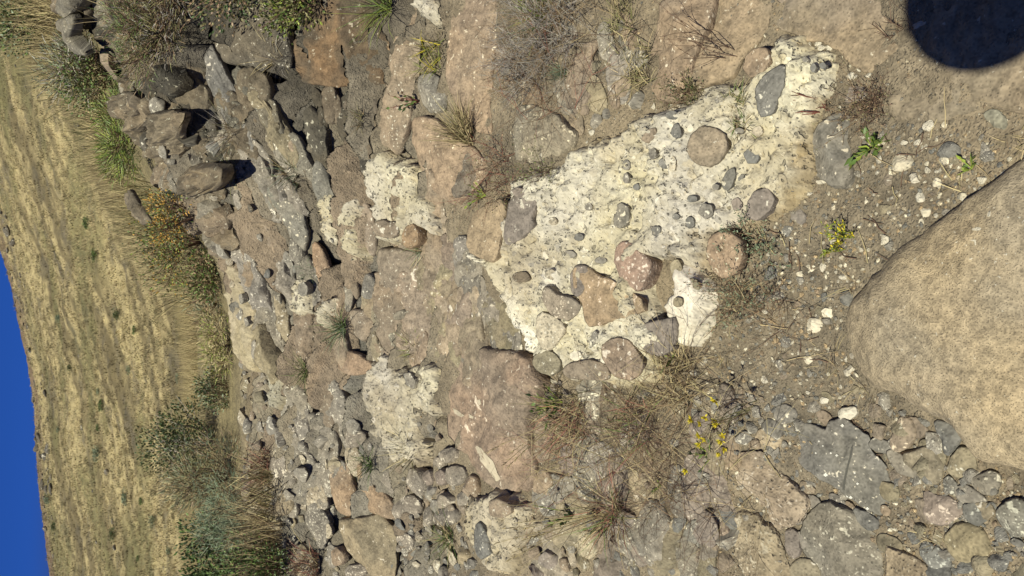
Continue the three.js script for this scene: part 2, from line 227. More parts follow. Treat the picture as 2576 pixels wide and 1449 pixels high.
// mat, height as a share of the half width, then options: e edge sharpness, fac number of facets, nz relief, sink
function rockGeometry(outline, mat, o = {}) {
  const id = ++rockId, H = o.H ?? 0.35, cx = outline.reduce((s, p) => s + p[0], 0) / outline.length, cy = outline.reduce((s, p) => s + p[1], 0) / outline.length;
  const surf = o.on ?? Hb, pts0 = outline.map((p) => at(p[0], p[1], 0, surf)), C0 = V(0, 0, 0); pts0.forEach((p) => C0.addScaledVector(p, 1 / pts0.length));
  const N = normalAt(C0.x, C0.z, surf, 0.08); if (o.face) N.lerp(C0.clone().sub(camera.position).normalize().negate(), o.face).normalize();
  const ax = V(1, 0, 0).addScaledVector(N, -N.x).normalize(), az = ax.clone().cross(N).normalize();
  const rad0 = pts0.reduce((s, p) => s + p.distanceTo(C0), 0) / pts0.length, hh = H * rad0 * (o.abs ? 1 / rad0 : 1);
  const dep = C0.distanceTo(camera.position);
  // trace the outline on the plane through the rock's waist
  const plane = new THREE.Plane().setFromNormalAndCoplanarPoint(N, C0.clone().addScaledVector(N, hh * 0.35)), poly = outline.map((p) => { const q = V(); new THREE.Ray(camera.position, ray(p[0], p[1])).intersectPlane(plane, q); if (!q || q.distanceTo(C0) > rad0 * 4 + 0.05) q.copy(C0); q.sub(C0); return [q.dot(ax), q.dot(az)]; });
  let px = 0, py = 0; poly.forEach((p) => { px += p[0] / poly.length; py += p[1] / poly.length; });
  const NA = clamp(Math.round(rad0 / dep * 1300), 32, 150), NR = clamp(Math.round(NA / 4), 9, 26), rim = [];
  for (let i = 0; i < NA; i++) { const a = i / NA * Math.PI * 2, dx = Math.cos(a), dy = Math.sin(a); let best = 0;
    for (let k = 0; k < poly.length; k++) { const [x1, y1] = poly[k], [x2, y2] = poly[(k + 1) % poly.length], ex = x2 - x1, ey = y2 - y1, den = dx * ey - dy * ex; if (Math.abs(den) < 1e-9) continue; const qx = x1 - px, qy = y1 - py, t = (qx * ey - qy * ex) / den, s = (qx * dy - qy * dx) / den; if (t > 0 && s >= -1e-6 && s <= 1 + 1e-6 && t > best) best = t; }
    rim.push(best || rad0 * 0.3); }
  const sm2 = rim.map((r, i) => 0.15 * rim[(i + NA - 1) % NA] + 0.7 * r + 0.15 * rim[(i + 1) % NA]).map((r, i) => r * (1 + 0.1 * (o.wob ?? 1) * fbm(Math.cos(i / NA * 6.283) * 4.5, Math.sin(i / NA * 6.283) * 4.5, id * 3.1, 4)));
  const e = o.e ?? 4.2, sink = (o.sink ?? 0.25) * hh + 0.01, fac = []; for (let k = 0; k < (o.fac ?? 7); k++) { const a = rnd() * 6.283, tl = rr(0.25, 1.3); fac.push([Math.cos(a) * tl, Math.sin(a) * tl, rr(0.72, 1.08)]); }
  if (o.tilt) fac.push([o.tilt[0], o.tilt[1], 0.85]);
  const pos = [], col = [], uv = [], idx = [], uo = rnd() * 5, vo = rnd() * 5, S = mat.userData.uv, nz = o.nz ?? 1, t0 = o.tone ?? [1, 1, 1], t2 = o.tone2 ?? t0, var_ = o.vary ?? 0.12;
  const put = (lx, ly, h, su, sv) => {
    const w = ax.clone().multiplyScalar(lx).addScaledVector(az, ly).addScaledVector(N, h), q = w.clone().add(C0);
    const amp = nz * Math.min(0.014, rad0 * 0.11), dn = amp * (fbm(q.x * 9 + id, q.y * 9, q.z * 9, 3) * 1.3 + fbm(q.x * 38, q.y * 38 + id, q.z * 38, 3) * 0.6); w.addScaledVector(N, dn).addScaledVector(w.clone().normalize(), dn * 0.3);
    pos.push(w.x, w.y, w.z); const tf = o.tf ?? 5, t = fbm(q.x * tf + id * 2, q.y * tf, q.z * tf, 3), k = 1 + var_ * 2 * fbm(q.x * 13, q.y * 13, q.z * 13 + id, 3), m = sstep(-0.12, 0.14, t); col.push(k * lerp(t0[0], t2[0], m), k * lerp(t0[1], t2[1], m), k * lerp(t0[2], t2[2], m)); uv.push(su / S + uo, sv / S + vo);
  };
  const height = (r, i) => { let h = Math.pow(Math.max(0, 1 - Math.pow(r, e)), 1 / (o.q ?? 2.6)); const a = i / NA * 6.283, x = r * Math.cos(a), y = r * Math.sin(a); for (const f of fac) h = Math.min(h, Math.max(0, f[2] - (x * f[0] + y * f[1]) * 0.8)); return h * hh; };
  put(px, py, height(0, 0), px, py);
  const arc = new Float32Array(NA), last = new Float32Array(NA).fill(height(0, 0));
  for (let k = 1; k <= NR + 2; k++) for (let i = 0; i < NA; i++) {
    const a = i / NA * Math.PI * 2, r = k <= NR ? Math.pow(k / NR, 0.72) : 1 - 0.03 * (k - NR), h = k <= NR ? height(r, i) : -sink * (k - NR) * 0.5, R = sm2[i] * r, dr = k <= NR ? sm2[i] * (r - (k > 1 ? Math.pow((k - 1) / NR, 0.72) : 0)) : 0;
    arc[i] += Math.hypot(dr, h - last[i]); last[i] = h; put(px + Math.cos(a) * R, py + Math.sin(a) * R, h, px + Math.cos(a) * arc[i], py + Math.sin(a) * arc[i]);
  }
  for (let i = 0; i < NA; i++) idx.push(0, 1 + (i + 1) % NA, 1 + i);
  for (let k = 0; k < NR + 1; k++) for (let i = 0; i < NA; i++) { const a = 1 + k * NA + i, b = 1 + k * NA + (i + 1) % NA, c = a + NA, dd = b + NA; idx.push(a, b, c, b, dd, c); }
  const g = new THREE.BufferGeometry(); g.setAttribute('position', new THREE.Float32BufferAttribute(pos, 3)); g.setAttribute('color', new THREE.Float32BufferAttribute(col, 3)); g.setAttribute('uv', new THREE.Float32BufferAttribute(uv, 2)); g.setIndex(idx); g.computeVertexNormals();
  const nn = g.attributes.normal, probe = V(nn.getX(0), nn.getY(0), nn.getZ(0)); if (probe.dot(N) < 0) { for (let i = 0; i < idx.length; i += 3) { const t = idx[i]; idx[i] = idx[i + 1]; idx[i + 1] = t; } g.setIndex(idx); g.computeVertexNormals(); }
  return { g, C: C0 };
}
function rock(outline, mat, o = {}, parent) {                       // parent given: a stone that is part of it; else a thing with label
  const { g, C } = rockGeometry(typeof outline === 'string' ? parse(outline) : outline, M[mat], o), m = new THREE.Mesh(g, M[mat]);
  m.position.copy(C); if (parent && parent !== scene) m.position.sub(parent.position); return named(m, o.name ?? (parent ? 'stone' : 'rock'), parent);
}
function boulder(label, outline, mat, o = {}) { const m = rock(outline, mat, { name: 'boulder', ...o }); return tag(m, label, o.cat ?? 'rock', o.group); }

// a crust or crack of its own colour lying on a rock: follows the rock's surface, 2 mm proud
function crust(mesh, outline, c, name = 'lichen_crust', lift = 0.002) {
  mesh.updateMatrixWorld(true); const P = parse(outline), cx = P.reduce((s, p) => s + p[0], 0) / P.length, cy = P.reduce((s, p) => s + p[1], 0) / P.length, rc = new THREE.Raycaster(), n = P.length * 5, pos = [], col = [], idx = [];
  const hit = (x, y) => { rc.set(camera.position, ray(x, y)); const h = rc.intersectObject(mesh)[0]; return h ? h.point.sub(mesh.position).addScaledVector(rc.ray.direction, -lift) : null; };
  const o = hit(cx, cy); if (!o) return; pos.push(o.x, o.y, o.z); col.push(...c); const R = 4, rim = []; for (let i = 0; i < n; i++) { const k = Math.floor(i / 5), t = (i % 5) / 5, a = P[k], e = P[(k + 1) % P.length]; rim.push([lerp(a[0], e[0], t), lerp(a[1], e[1], t), 1 + 0.35 * fbm(i * 0.33, cx, cy, 3)]); }
  for (let r = 1; r <= R; r++) for (const [x, y, w] of rim) { const k = r / R * w, q = hit(cx + (x - cx) * k, cy + (y - cy) * k) ?? o; pos.push(q.x, q.y, q.z); const m = 1 + 0.3 * fbm(x * 0.2, y * 0.2, r, 2); col.push(c[0] * m, c[1] * m, c[2] * m); }
  for (let i = 0; i < n; i++) idx.push(0, 1 + (i + 1) % n, 1 + i); for (let r = 0; r < R - 1; r++) for (let i = 0; i < n; i++) { const a = 1 + r * n + i, e = 1 + r * n + (i + 1) % n; idx.push(a, e, a + n, e, e + n, a + n); }
  const g = new THREE.BufferGeometry(); g.setAttribute('position', new THREE.Float32BufferAttribute(pos, 3)); g.setAttribute('color', new THREE.Float32BufferAttribute(col, 3)); g.setIndex(idx); g.computeVertexNormals(); return named(new THREE.Mesh(g, M.plant), name, mesh);
}
// pale conglomerate: a raised sheet with a broken rim, worked over in fine relief
function inside(poly, x, y) { let c = false; for (let i = 0, j = poly.length - 1; i < poly.length; j = i++) { const [a, b] = poly[i], [e, f] = poly[j]; if (b > y !== f > y && x < (e - a) * (y - b) / (f - b) + a) c = !c; } return c; }
function sdist(poly, x, y) { let m = 1e9; for (let i = 0, j = poly.length - 1; i < poly.length; j = i++) { const [a, b] = poly[j], [e, f] = poly[i], ex = e - a, ey = f - b, t = clamp(((x - a) * ex + (y - b) * ey) / (ex * ex + ey * ey || 1e-9)); m = Math.min(m, Math.hypot(x - a - ex * t, y - b - ey * t)); } return inside(poly, x, y) ? m : -m; }
function slab(name, label, outline, mat, o = {}) {
  const P2 = parse(outline), poly = P2.map((p) => { const q = at(p[0], p[1], (o.T ?? 0.04) * 0.6); return [q.x, q.z]; }), T = o.T ?? 0.04, res = o.res ?? 0.005, edge = o.edge ?? 0.03;
  let x0 = 1e9, x1 = -1e9, z0 = 1e9, z1 = -1e9; for (const [x, z] of poly) { x0 = Math.min(x0, x); x1 = Math.max(x1, x); z0 = Math.min(z0, z); z1 = Math.max(z1, z); } x0 -= 0.04; x1 += 0.04; z0 -= 0.04; z1 += 0.04;
  const C = V((x0 + x1) / 2, Hb((x0 + x1) / 2, (z0 + z1) / 2), (z0 + z1) / 2), nx = Math.ceil((x1 - x0) / res), nzz = Math.ceil((z1 - z0) / res), rough = o.rough ?? 1;
  const wob = (x, z) => sdist(poly, x, z) + (o.wob ?? 1) * (0.03 * fbm(x * 14, 4, z * 14, 4) + 0.016 * fbm(x * 60, 4, z * 60, 2));
  const top = (x, z, sd) => { sd = sd ?? wob(x, z); const b = Math.abs(fbm(x * 11, 2, z * 11, 3)), pit = Math.max(0, -fbm(x * 26, 8, z * 26, 3) - 0.05);
    let h = Hb(x, z) + T * Math.sqrt(sstep(-0.001, edge, sd)) + rough * (0.04 * fbm(x * 5, 1, z * 5, 3) + 0.04 * b + 0.024 * Math.abs(fbm(x * 27, 5, z * 27, 3)) + 0.013 * fbm(x * 44, 6, z * 44, 3) - 0.06 * pit) * sstep(0, edge, sd) - (sd < 0 ? 0.06 + sd * -1 : 0);
    if (o.carve) h += o.carve(x, z); return h; };
  const pos = [], col = [], uv = [], idx = [], map = new Int32Array((nx + 1) * (nzz + 1)).fill(-1), SD = new Float32Array((nx + 1) * (nzz + 1)), S = M[mat].userData.uv, uo = rnd();
  for (let j = 0; j <= nzz; j++) for (let i = 0; i <= nx; i++) SD[j * (nx + 1) + i] = wob(x0 + i * res, z0 + j * res);
  const vert = (i, j) => { const k = j * (nx + 1) + i; if (map[k] < 0) { const x = x0 + i * res, z = z0 + j * res, y = top(x, z, SD[k]); map[k] = pos.length / 3; pos.push(x - C.x, y - C.y, z - C.z); const t = fbm(x * 4 + 9, 1, z * 4, 3), sN = (o.stain ?? 1) * (sstep(0.022, 0.0, SD[k] + 0.03 * fbm(x * 14, 3, z * 14, 3)) * 0.75 + 0.4 * sstep(0.06, 0.3, fbm(x * 3.5, 21, z * 3.5, 4))), w = mixc(o.tint ? o.tint(x, z) : [1, 1, 1], [0.66, 0.58, 0.47], clamp(sN)), kk = 1 + 0.25 * t; col.push(w[0] * kk, w[1] * kk, w[2] * kk * (1 - 0.2 * t)); uv.push(x / S + uo, (z - 0.4 * y) / S); } return map[k]; };
  for (let j = 0; j < nzz; j++) for (let i = 0; i < nx; i++) { const k = j * (nx + 1) + i; if (Math.max(SD[k], SD[k + 1], SD[k + nx + 1], SD[k + nx + 2]) < -0.004) continue; const a = vert(i, j), b = vert(i + 1, j), c = vert(i, j + 1), d = vert(i + 1, j + 1); idx.push(a, c, b, b, c, d); }
  const g = new THREE.BufferGeometry(); g.setAttribute('position', new THREE.Float32BufferAttribute(pos, 3)); g.setAttribute('color', new THREE.Float32BufferAttribute(col, 3)); g.setAttribute('uv', new THREE.Float32BufferAttribute(uv, 2)); g.setIndex(idx); g.computeVertexNormals();
  const root = thing(name, label, 'rock', C); named(new THREE.Mesh(g, M[mat]), 'matrix', root);
  root.topAt = (x, z) => { const s = wob(x, z); return s > -0.01 ? top(x, z, s) : Hb(x, z); }; root.smoothTop = (x, z) => Hb(x, z) + T + 0.009 + rough * (0.04 * fbm(x * 5, 1, z * 5, 3) + 0.035 * Math.abs(fbm(x * 11, 2, z * 11, 3))); root.sd = wob; root.box = [x0, x1, z0, z1]; return root;
}
function embed(root, outline, mat, o = {}) {                        // a cobble held in the conglomerate: a part of the slab
  const { g, C } = rockGeometry(typeof outline === 'string' ? parse(outline) : outline, M[mat], { H: 0.16, e: 4, on: root.smoothTop, sink: 3, fac: 4, wob: 0.8, ...o, H: (o.H ?? 0.16) * 0.6 });
  const m = new THREE.Mesh(g, M[mat]); m.position.copy(C).sub(root.position); return named(m, o.name ?? 'cobble', root);
}
// small loose-shape stones, shared between copies
function stoneShape(k, det = 2, squash = 0.65) {
  let g = new THREE.IcosahedronGeometry(1, det); g.deleteAttribute('normal'); g.deleteAttribute('uv'); g = mergeVertices(g); const p = g.attributes.position, cut = []; for (let i = 0; i < 12; i++) cut.push([V(rr(-1, 1), rr(-1, 1), rr(-1, 1)).normalize(), rr(0.38, 0.8)]);
  const col = [], uv = []; for (let i = 0; i < p.count; i++) { const v = V(p.getX(i), p.getY(i), p.getZ(i)); v.multiplyScalar(1 + 0.3 * fbm(v.x * 1.3 + k * 7, v.y * 1.3, v.z * 1.3, 3)); for (const [n, d] of cut) { const q = v.dot(n) - d; if (q > 0) v.addScaledVector(n, -q * 0.97); } v.multiplyScalar(1 + 0.06 * fbm(v.x * 5, v.y * 5 + k, v.z * 5, 2)); v.y *= squash; p.setXYZ(i, v.x, v.y, v.z); const c = 1 + 0.25 * fbm(v.x * 2, v.y * 2, v.z * 2 + k, 3); col.push(c, c, c); uv.push(v.x * 0.06 + v.y * 0.03 + k * 0.13, v.z * 0.06 + v.y * 0.02 + k * 0.31); }
  g.setAttribute('color', new THREE.Float32BufferAttribute(col, 3)); g.setAttribute('uv', new THREE.Float32BufferAttribute(uv, 2)); g.computeVertexNormals(); return g;
}
const SHAPES = [0, 1, 2, 3, 4, 5, 6, 7, 8, 9].map((k) => stoneShape(k, 3, rr(0.5, 0.8))), SMALL = [0, 1, 2, 3, 4].map((k) => stoneShape(k + 20, 1, 0.7));
function setStone(m, p, r, n, sink = 0.25) { m.quaternion.setFromUnitVectors(V(0, 1, 0), n).multiply(new THREE.Quaternion().setFromAxisAngle(V(0, 1, 0), rnd() * 6.283)).multiply(new THREE.Quaternion().setFromEuler(new THREE.Euler(rr(-0.3, 0.3), 0, rr(-0.3, 0.3)))); m.scale.set(r * rr(0.8, 1.25), r * rr(0.75, 1.1), r * rr(0.8, 1.25)); m.position.copy(p).addScaledVector(n, r * (0.6 - 2 * sink) * 0.6); }
// ---------------------------------------------------------------- the big pale conglomerate slab with its cobbles
const crev = [[1655, 665], [1648, 690], [1640, 715], [1642, 745], [1655, 775], [1662, 800]].map((p) => { const q = at(p[0], p[1], 0.03); return [q.x, q.z]; });
const crevD = (x, z) => { let m = 1e9; for (let i = 1; i < crev.length; i++) { const [a, b] = crev[i - 1], [e, f] = crev[i], ex = e - a, ey = f - b, t = clamp(((x - a) * ex + (z - b) * ey) / (ex * ex + ey * ey)); m = Math.min(m, Math.hypot(x - a - ex * t, z - b - ey * t)); } return m; };
const whiteAt = [[1290, 790, 60], [1330, 850, 40], [1410, 700, 35], [1160, 640, 60]].map(([x, y, r]) => { const q = at(x, y, 0.03), e = at(x + r, y, 0.03); return [q.x, q.z, q.distanceTo(e)]; });
const mainSlab = slab('conglomerate_slab', 'largest pale cream conglomerate slab, studded with cobbles, in the middle of the slope', `1938,92 1965,80 2000,88 2022,110 2060,108 2095,128 2098,160 2094,205 2082,240 2066,262 2050,300 2035,335 2028,380 2030,430 2022,478 1990,500 1965,528 1922,556 1890,565 1868,590 1840,585 1800,582 1772,600 1768,640 1790,690 1775,720 1700,660 1668,668 1664,700 1668,760 1680,800 1702,800 1712,850 1700,880 1680,900 1640,905 1665,925 1668,945 1640,965 1612,968 1560,985 1530,968 1480,960 1425,955 1400,945 1355,915 1325,890 1305,850 1290,820 1270,790 1262,760 1245,735 1238,700 1215,680 1190,668 1170,655 1168,630 1172,600 1190,640 1240,652 1255,610 1262,560 1275,505 1290,465 1310,440 1340,418 1362,432 1385,432 1412,405 1450,370 1490,352 1540,336 1590,312 1610,290 1660,275 1700,262 1740,240 1775,222 1805,212 1838,214 1860,200 1895,180`, 'matrix', {
  T: 0.05, res: 0.0042, edge: 0.035, wob: 1.15,
  carve: (x, z) => -0.13 * Math.exp(-Math.pow(crevD(x, z) / 0.014, 2)) + 0.02 * Math.exp(-Math.pow((crevD(x, z) - 0.05) / 0.025, 2)),
  tint: (x, z) => { let w = 0; for (const [a, b, r] of whiteAt) w = Math.max(w, 1 - Math.hypot(x - a, z - b) / r); w = sstep(0, 0.6, w); return [1 + 0.3 * w, 1 + 0.34 * w, 1 + 0.5 * w]; },
});
for (const [s, mat, o] of [
  ['1262,600 1268,560 1280,505 1300,478 1322,482 1346,492 1350,512 1336,545 1346,568 1322,590 1292,612 1268,618', 'purple', { H: 0.2 }],
  ['1172,612 1175,570 1190,532 1225,512 1262,500 1274,522 1262,560 1256,605 1250,648 1235,662 1205,648 1180,636', 'tan', { H: 0.22, tone: [1.05, 1, 0.92] }],
  ['1541,550 1548,518 1562,508 1580,520 1584,545 1576,565 1558,576 1544,570', 'blue', { tone: [1.2, 1.15, 1.05] }],
  ['1545,622 1556,608 1572,603 1600,617 1620,640 1637,656 1630,690 1612,727 1600,736 1575,722 1552,695 1540,655', 'pink', { H: 0.55, tone: [1.08, 1, 1] }],
  ['1436,672 1450,662 1485,672 1500,692 1530,700 1560,718 1592,738 1612,752 1620,783 1580,800 1530,812 1480,826 1466,808 1463,770 1442,735', 'olive', { H: 0.3, e: 5, tone: [1.2, 1.05, 1], tone2: [1.1, 0.95, 0.9] }],
  ['1434,690 1446,664 1480,668 1478,700 1470,735 1450,748 1436,735', 'purple', { H: 0.3 }],
  ['1357,748 1366,718 1384,720 1400,738 1440,748 1462,768 1450,792 1428,808 1400,802 1374,782', 'grey', { H: 0.42, tone: [1.05, 0.98, 0.92] }],
  ['1344,800 1358,782 1385,792 1412,808 1425,830 1405,858 1385,882 1362,884 1348,850', 'cong', { H: 0.3 }],
  ['1605,818 1640,806 1668,802 1700,794 1706,815 1703,850 1690,880 1660,897 1630,890 1605,870 1592,848', 'purple', { H: 0.32, e: 4 }],
  ['1506,872 1530,855 1560,848 1590,860 1602,884 1622,918 1610,945 1582,960 1542,950 1520,912', 'brown', { H: 0.16, tone: [1.05, 1, 1] }],
  ['1408,935 1428,914 1480,903 1520,914 1536,938 1530,957 1480,957 1422,952', 'brown', { H: 0.25 }],
  ['1770,640 1778,596 1800,582 1835,580 1862,600 1868,650 1850,690 1815,703 1788,680', 'pink', { H: 0.22, tone: [1.08, 1.05, 0.95] }],
  ['1873,546 1880,505 1897,478 1930,470 1950,498 1936,530 1902,556', 'purple', { H: 0.42 }],
  ['1726,370 1738,338 1762,316 1800,318 1826,338 1832,372 1815,405 1785,422 1750,412 1732,395', 'tan', { H: 0.22, e: 2.6, fac: 1 }],
  ['1868,386 1880,374 1905,378 1910,398 1900,412 1880,412', 'blue', {}],
  ['1812,462 1826,432 1848,418 1850,440 1840,470 1826,484', 'blue', { tone: [1.15, 1.12, 1.05] }],
  ['1901,222 1915,196 1945,172 1978,150 1976,190 1970,222 1955,250 1948,284 1930,290 1914,302 1904,272 1900,244', 'blue', { H: 0.14, e: 6 }],
  ['1866,172 1876,140 1900,120 1930,118 1938,150 1922,180 1890,197', 'brown', { H: 0.22, tone: [1.1, 1.05, 1] }],
  ['1610,350 1630,325 1652,320 1648,345 1628,362', 'brown', { H: 0.15 }],
  ['1280,480 1300,470 1330,478 1338,500 1310,505', 'purple', {}],
  ['1755,535 1768,510 1790,515 1795,540 1775,552', 'grey', {}],
  ['1838,505 1855,495 1868,510 1862,530 1845,530', 'purple', {}],
]) embed(mainSlab, s, mat, o);
for (const [x, y, a, b, mat] of [[1497, 850, 12, 20, 'grey'], [1310, 697, 24, 15, 'rust'], [1375, 912, 36, 33, 'olive'], [1456, 597, 13, 10, 'blue'], [1385, 690, 14, 14, 'cong'], [1640, 385, 10, 16, 'grey'], [1668, 410, 12, 14, 'blue'], [1700, 330, 14, 20, 'blue'], [1690, 290, 18, 12, 'blue'], [1860, 330, 12, 9, 'grey'], [1690, 410, 12, 22, 'cong'], [1575, 415, 10, 14, 'grey'], [1575, 448, 8, 14, 'grey'], [1905, 330, 16, 14, 'cong'], [1735, 560, 12, 16, 'blue'], [1700, 672, 16, 22, 'olive'], [1740, 720, 22, 20, 'olive'], [1430, 640, 20, 10, 'grey'], [1510, 655, 16, 9, 'grey'], [1600, 470, 9, 8, 'blue'], [1480, 520, 9, 11, 'grey'], [1650, 580, 13, 12, 'blue'], [1520, 905, 12, 9, 'chalk'], [1448, 895, 17, 14, 'chalk'], [1330, 545, 9, 13, 'grey'], [1740, 500, 14, 9, 'blue'], [1800, 470, 10, 8, 'grey'], [1390, 555, 12, 10, 'cong'], [1700, 545, 10, 8, 'blue'], [2045, 170, 8, 12, 'blue'], [2070, 165, 9, 9, 'blue'], [2025, 150, 8, 8, 'grey']]) embed(mainSlab, ell(x, y, a, b), mat, { H: 0.1, e: 6, wob: 1.6 });
function clasts(root, nPart, nStuff, r0, r1) {
  const [x0, x1, z0, z1] = root.box, geo = []; let k = 0, tries = 0, dummy = new THREE.Mesh(SMALL[0]);
  const mats = ['grey', 'grey', 'cong', 'purple', 'cong', 'cong', 'olive', 'olive', 'cong', 'blue'];
  while (k < nPart + nStuff && tries++ < 40000) {
    const x = rr(x0, x1), z = rr(z0, z1); if (root.sd(x, z) < 0.012) continue; const p = V(x, root.topAt(x, z), z), n = normalAt(x, z, Hb);
    if (k < nPart) { const m = named(new THREE.Mesh(pick(SHAPES), M[pick(mats)]), 'clast', root); setStone(m, p, lerp(r0, r1, Math.pow(rnd(), 2.2)), n, 0.5); m.scale.y *= 0.32; m.position.y -= 0.002; m.position.sub(root.position); }
    else { setStone(dummy, p, rr(0.35, 0.75) * r0, n, 0.4); dummy.position.sub(root.position); dummy.updateMatrix(); geo.push(pick(SMALL).clone().applyMatrix4(dummy.matrix)); }
    k++;
  }
  if (geo.length) { const m = named(new THREE.Mesh(mergeGeometries(geo), M.grey), 'gravel_chips', root); m.userData.kind = 'stuff'; }
}
clasts(mainSlab, 45, 520, 0.006, 0.018);
const chalkPatch = slab('chalk_block', 'smooth white chalk face beside the deep crevice in the large slab', '1692,662 1712,655 1745,668 1770,700 1790,735 1772,770 1768,815 1756,850 1735,868 1708,862 1706,815 1690,798 1680,770 1690,745 1700,720 1690,690', 'chalk', { T: 0.06, res: 0.005, edge: 0.014, rough: 0.22, wob: 0.7, stain: 0.12, tint: () => [1.12, 1.12, 1.15] });
embed(chalkPatch, ell(1705, 760, 12, 14), 'olive', {});
// weathered blocks bedded along the dip of the outcrop: pieces of the ground
function bedded(zone, n, l0, l1, asp, dir, mats, o = {}) {
  const z = parse(zone), bx = z.map((p) => p[0]), by = z.map((p) => p[1]); let k = 0, t = 0;
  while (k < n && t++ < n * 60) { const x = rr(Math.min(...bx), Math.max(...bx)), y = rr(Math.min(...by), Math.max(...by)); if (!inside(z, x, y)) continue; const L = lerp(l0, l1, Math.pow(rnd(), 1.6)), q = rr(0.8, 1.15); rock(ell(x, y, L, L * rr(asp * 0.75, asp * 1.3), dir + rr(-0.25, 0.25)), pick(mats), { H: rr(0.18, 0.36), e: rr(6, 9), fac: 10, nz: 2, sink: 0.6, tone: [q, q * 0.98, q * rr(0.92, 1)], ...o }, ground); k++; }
}
bedded('520,150 640,200 740,330 830,500 800,640 700,660 620,600 560,440', 26, 40, 150, 0.22, 1.2, ['grey', 'brown', 'grey', 'olive', 'blue']);
bedded('600,600 760,640 830,800 900,960 830,1080 720,1060 650,900', 30, 36, 140, 0.22, 1.36, ['grey', 'grey', 'olive', 'brown', 'speck']);
bedded('830,640 1010,780 1080,900 1050,940 930,900 850,940 830,800', 14, 30, 90, 0.3, 1.4, ['grey', 'brown', 'olive']);
bedded('640,1060 860,1060 900,1200 840,1290 840,1449 690,1449', 40, 20, 70, 0.5, 1.45, ['grey', 'speck', 'grey', 'cong', 'olive'], { tone: [0.95, 0.93, 0.9] });
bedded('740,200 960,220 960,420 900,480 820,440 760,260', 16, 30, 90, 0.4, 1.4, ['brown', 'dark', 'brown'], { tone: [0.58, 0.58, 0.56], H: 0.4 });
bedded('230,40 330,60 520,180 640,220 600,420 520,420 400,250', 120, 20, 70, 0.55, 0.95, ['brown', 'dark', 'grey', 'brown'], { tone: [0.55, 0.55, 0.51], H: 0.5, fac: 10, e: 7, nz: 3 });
bedded('380,420 480,480 560,600 560,660 480,560', 20, 16, 50, 0.5, 1.0, ['brown', 'grey'], { tone: [0.8, 0.78, 0.74], H: 0.6 });
bedded('900,480 1090,520 1120,900 960,900 880,700', 16, 50, 150, 0.4, 1.45, ['pinksl', 'brown', 'tan'], { H: 0.2 });
bedded('1080,620 1170,640 1260,800 1180,880 1090,880', 14, 50, 130, 0.4, 1.5, ['grey', 'tan', 'pinksl', 'olive'], { H: 0.22 });
bedded('1150,640 1240,720 1330,880 1180,880 1130,760', 14, 30, 80, 0.5, 1.5, ['grey', 'olive'], { H: 0.14 });
bedded('1050,480 1140,560 1150,860 1090,900 1060,640', 14, 40, 130, 0.2, 1.5, ['tan', 'olive'], { H: 0.14 });
bedded('1340,960 1640,990 1860,1000 1820,1449 1340,1449', 46, 34, 100, 0.5, 1.6, ['grey', 'brown', 'olive', 'purple', 'grey'], { H: 0.34 });
bedded('1240,80 1620,40 1620,260 1480,340 1300,250', 24, 30, 90, 0.4, 1.5, ['brown', 'tan', 'olive', 'grey'], { H: 0.18 });
bedded('1990,980 2180,990 2330,1060 2400,1200 2600,1200 2600,1449 2000,1449', 30, 16, 50, 0.6, 0.6, ['olive', 'grey', 'blue', 'brown'], { H: 0.2 });
// smaller pale patches let into the outcrop behind
const patches = [
  ['pale conglomerate patch, upper of the twin patches beside the brown rock strip', '790,520 796,496 812,484 830,490 846,506 846,540 852,580 868,612 850,628 828,612 806,580 794,550'],
  ['speckled pale conglomerate patch, lower twin beside the brown rock strip', '856,520 868,500 890,502 902,520 904,560 908,600 904,640 884,654 866,634 852,600 850,555'],
  ['broad pale conglomerate patch with an orange stone, above the dusty bench', '922,430 948,382 972,378 1000,392 1030,405 1042,440 1060,482 1082,512 1096,560 1092,592 1064,586 1040,600 1012,615 988,618 960,604 938,596 944,556 930,520 912,480'],
  ['pale conglomerate lens wedged in grey rock, with a round grey stone inside', '738,692 752,690 766,706 782,742 792,796 766,798 752,788 737,756 731,734'],
  ['narrow pale conglomerate strip next to the bluish grass tuft', '806,772 822,745 838,738 840,780 824,820 804,828'],
  ['pale conglomerate mass left of the pinkish slab, crumbling towards the stone heap', '904,962 930,914 960,906 1000,920 1040,926 1080,900 1094,940 1100,992 1094,1040 1062,1052 1046,1080 1060,1122 1040,1160 1008,1182 972,1168 956,1104 932,1042 908,1002'],
  ['long smooth buff tuff ledge at the far crest of the outcrop', '568,668 590,662 606,690 618,742 640,806 652,860 654,910 636,944 616,910 598,862 586,806 576,752'],
  ['whitish weathered rock patch beneath the tuff ledge', '672,900 700,880 722,900 724,950 722,1010 700,1040 676,1020 668,960'],
  ['crumbly buff conglomerate bank below the pinkish slab', '1160,1265 1200,1245 1245,1238 1290,1250 1330,1262 1338,1300 1330,1350 1300,1400 1290,1449 1230,1455 1200,1400 1175,1340'],
  ['thin pale conglomerate crust at the top edge near the pinkish strip', '1046,0 1060,-10 1100,0 1112,30 1100,60 1070,58 1052,40'],
];
const slabs = patches.map(([l, s], i) => slab('conglomerate_patch', l, s, i === 6 ? 'chalk' : 'matrix', { T: i < 6 ? 0.048 : 0.035, res: 0.0065, edge: 0.03, wob: 1.6, rough: 0.85, stain: 0.8, tint: i === 6 ? () => [0.58, 0.54, 0.47] : i === 7 ? () => [0.66, 0.67, 0.69] : i === 8 ? () => [0.78, 0.74, 0.7] : () => [0.93, 0.92, 0.9] }));
[40, 45, 90, 25, 20, 110, 0, 20, 60, 0].forEach((n, i) => n && clasts(slabs[i], n >> 3, n, 0.007, 0.016));
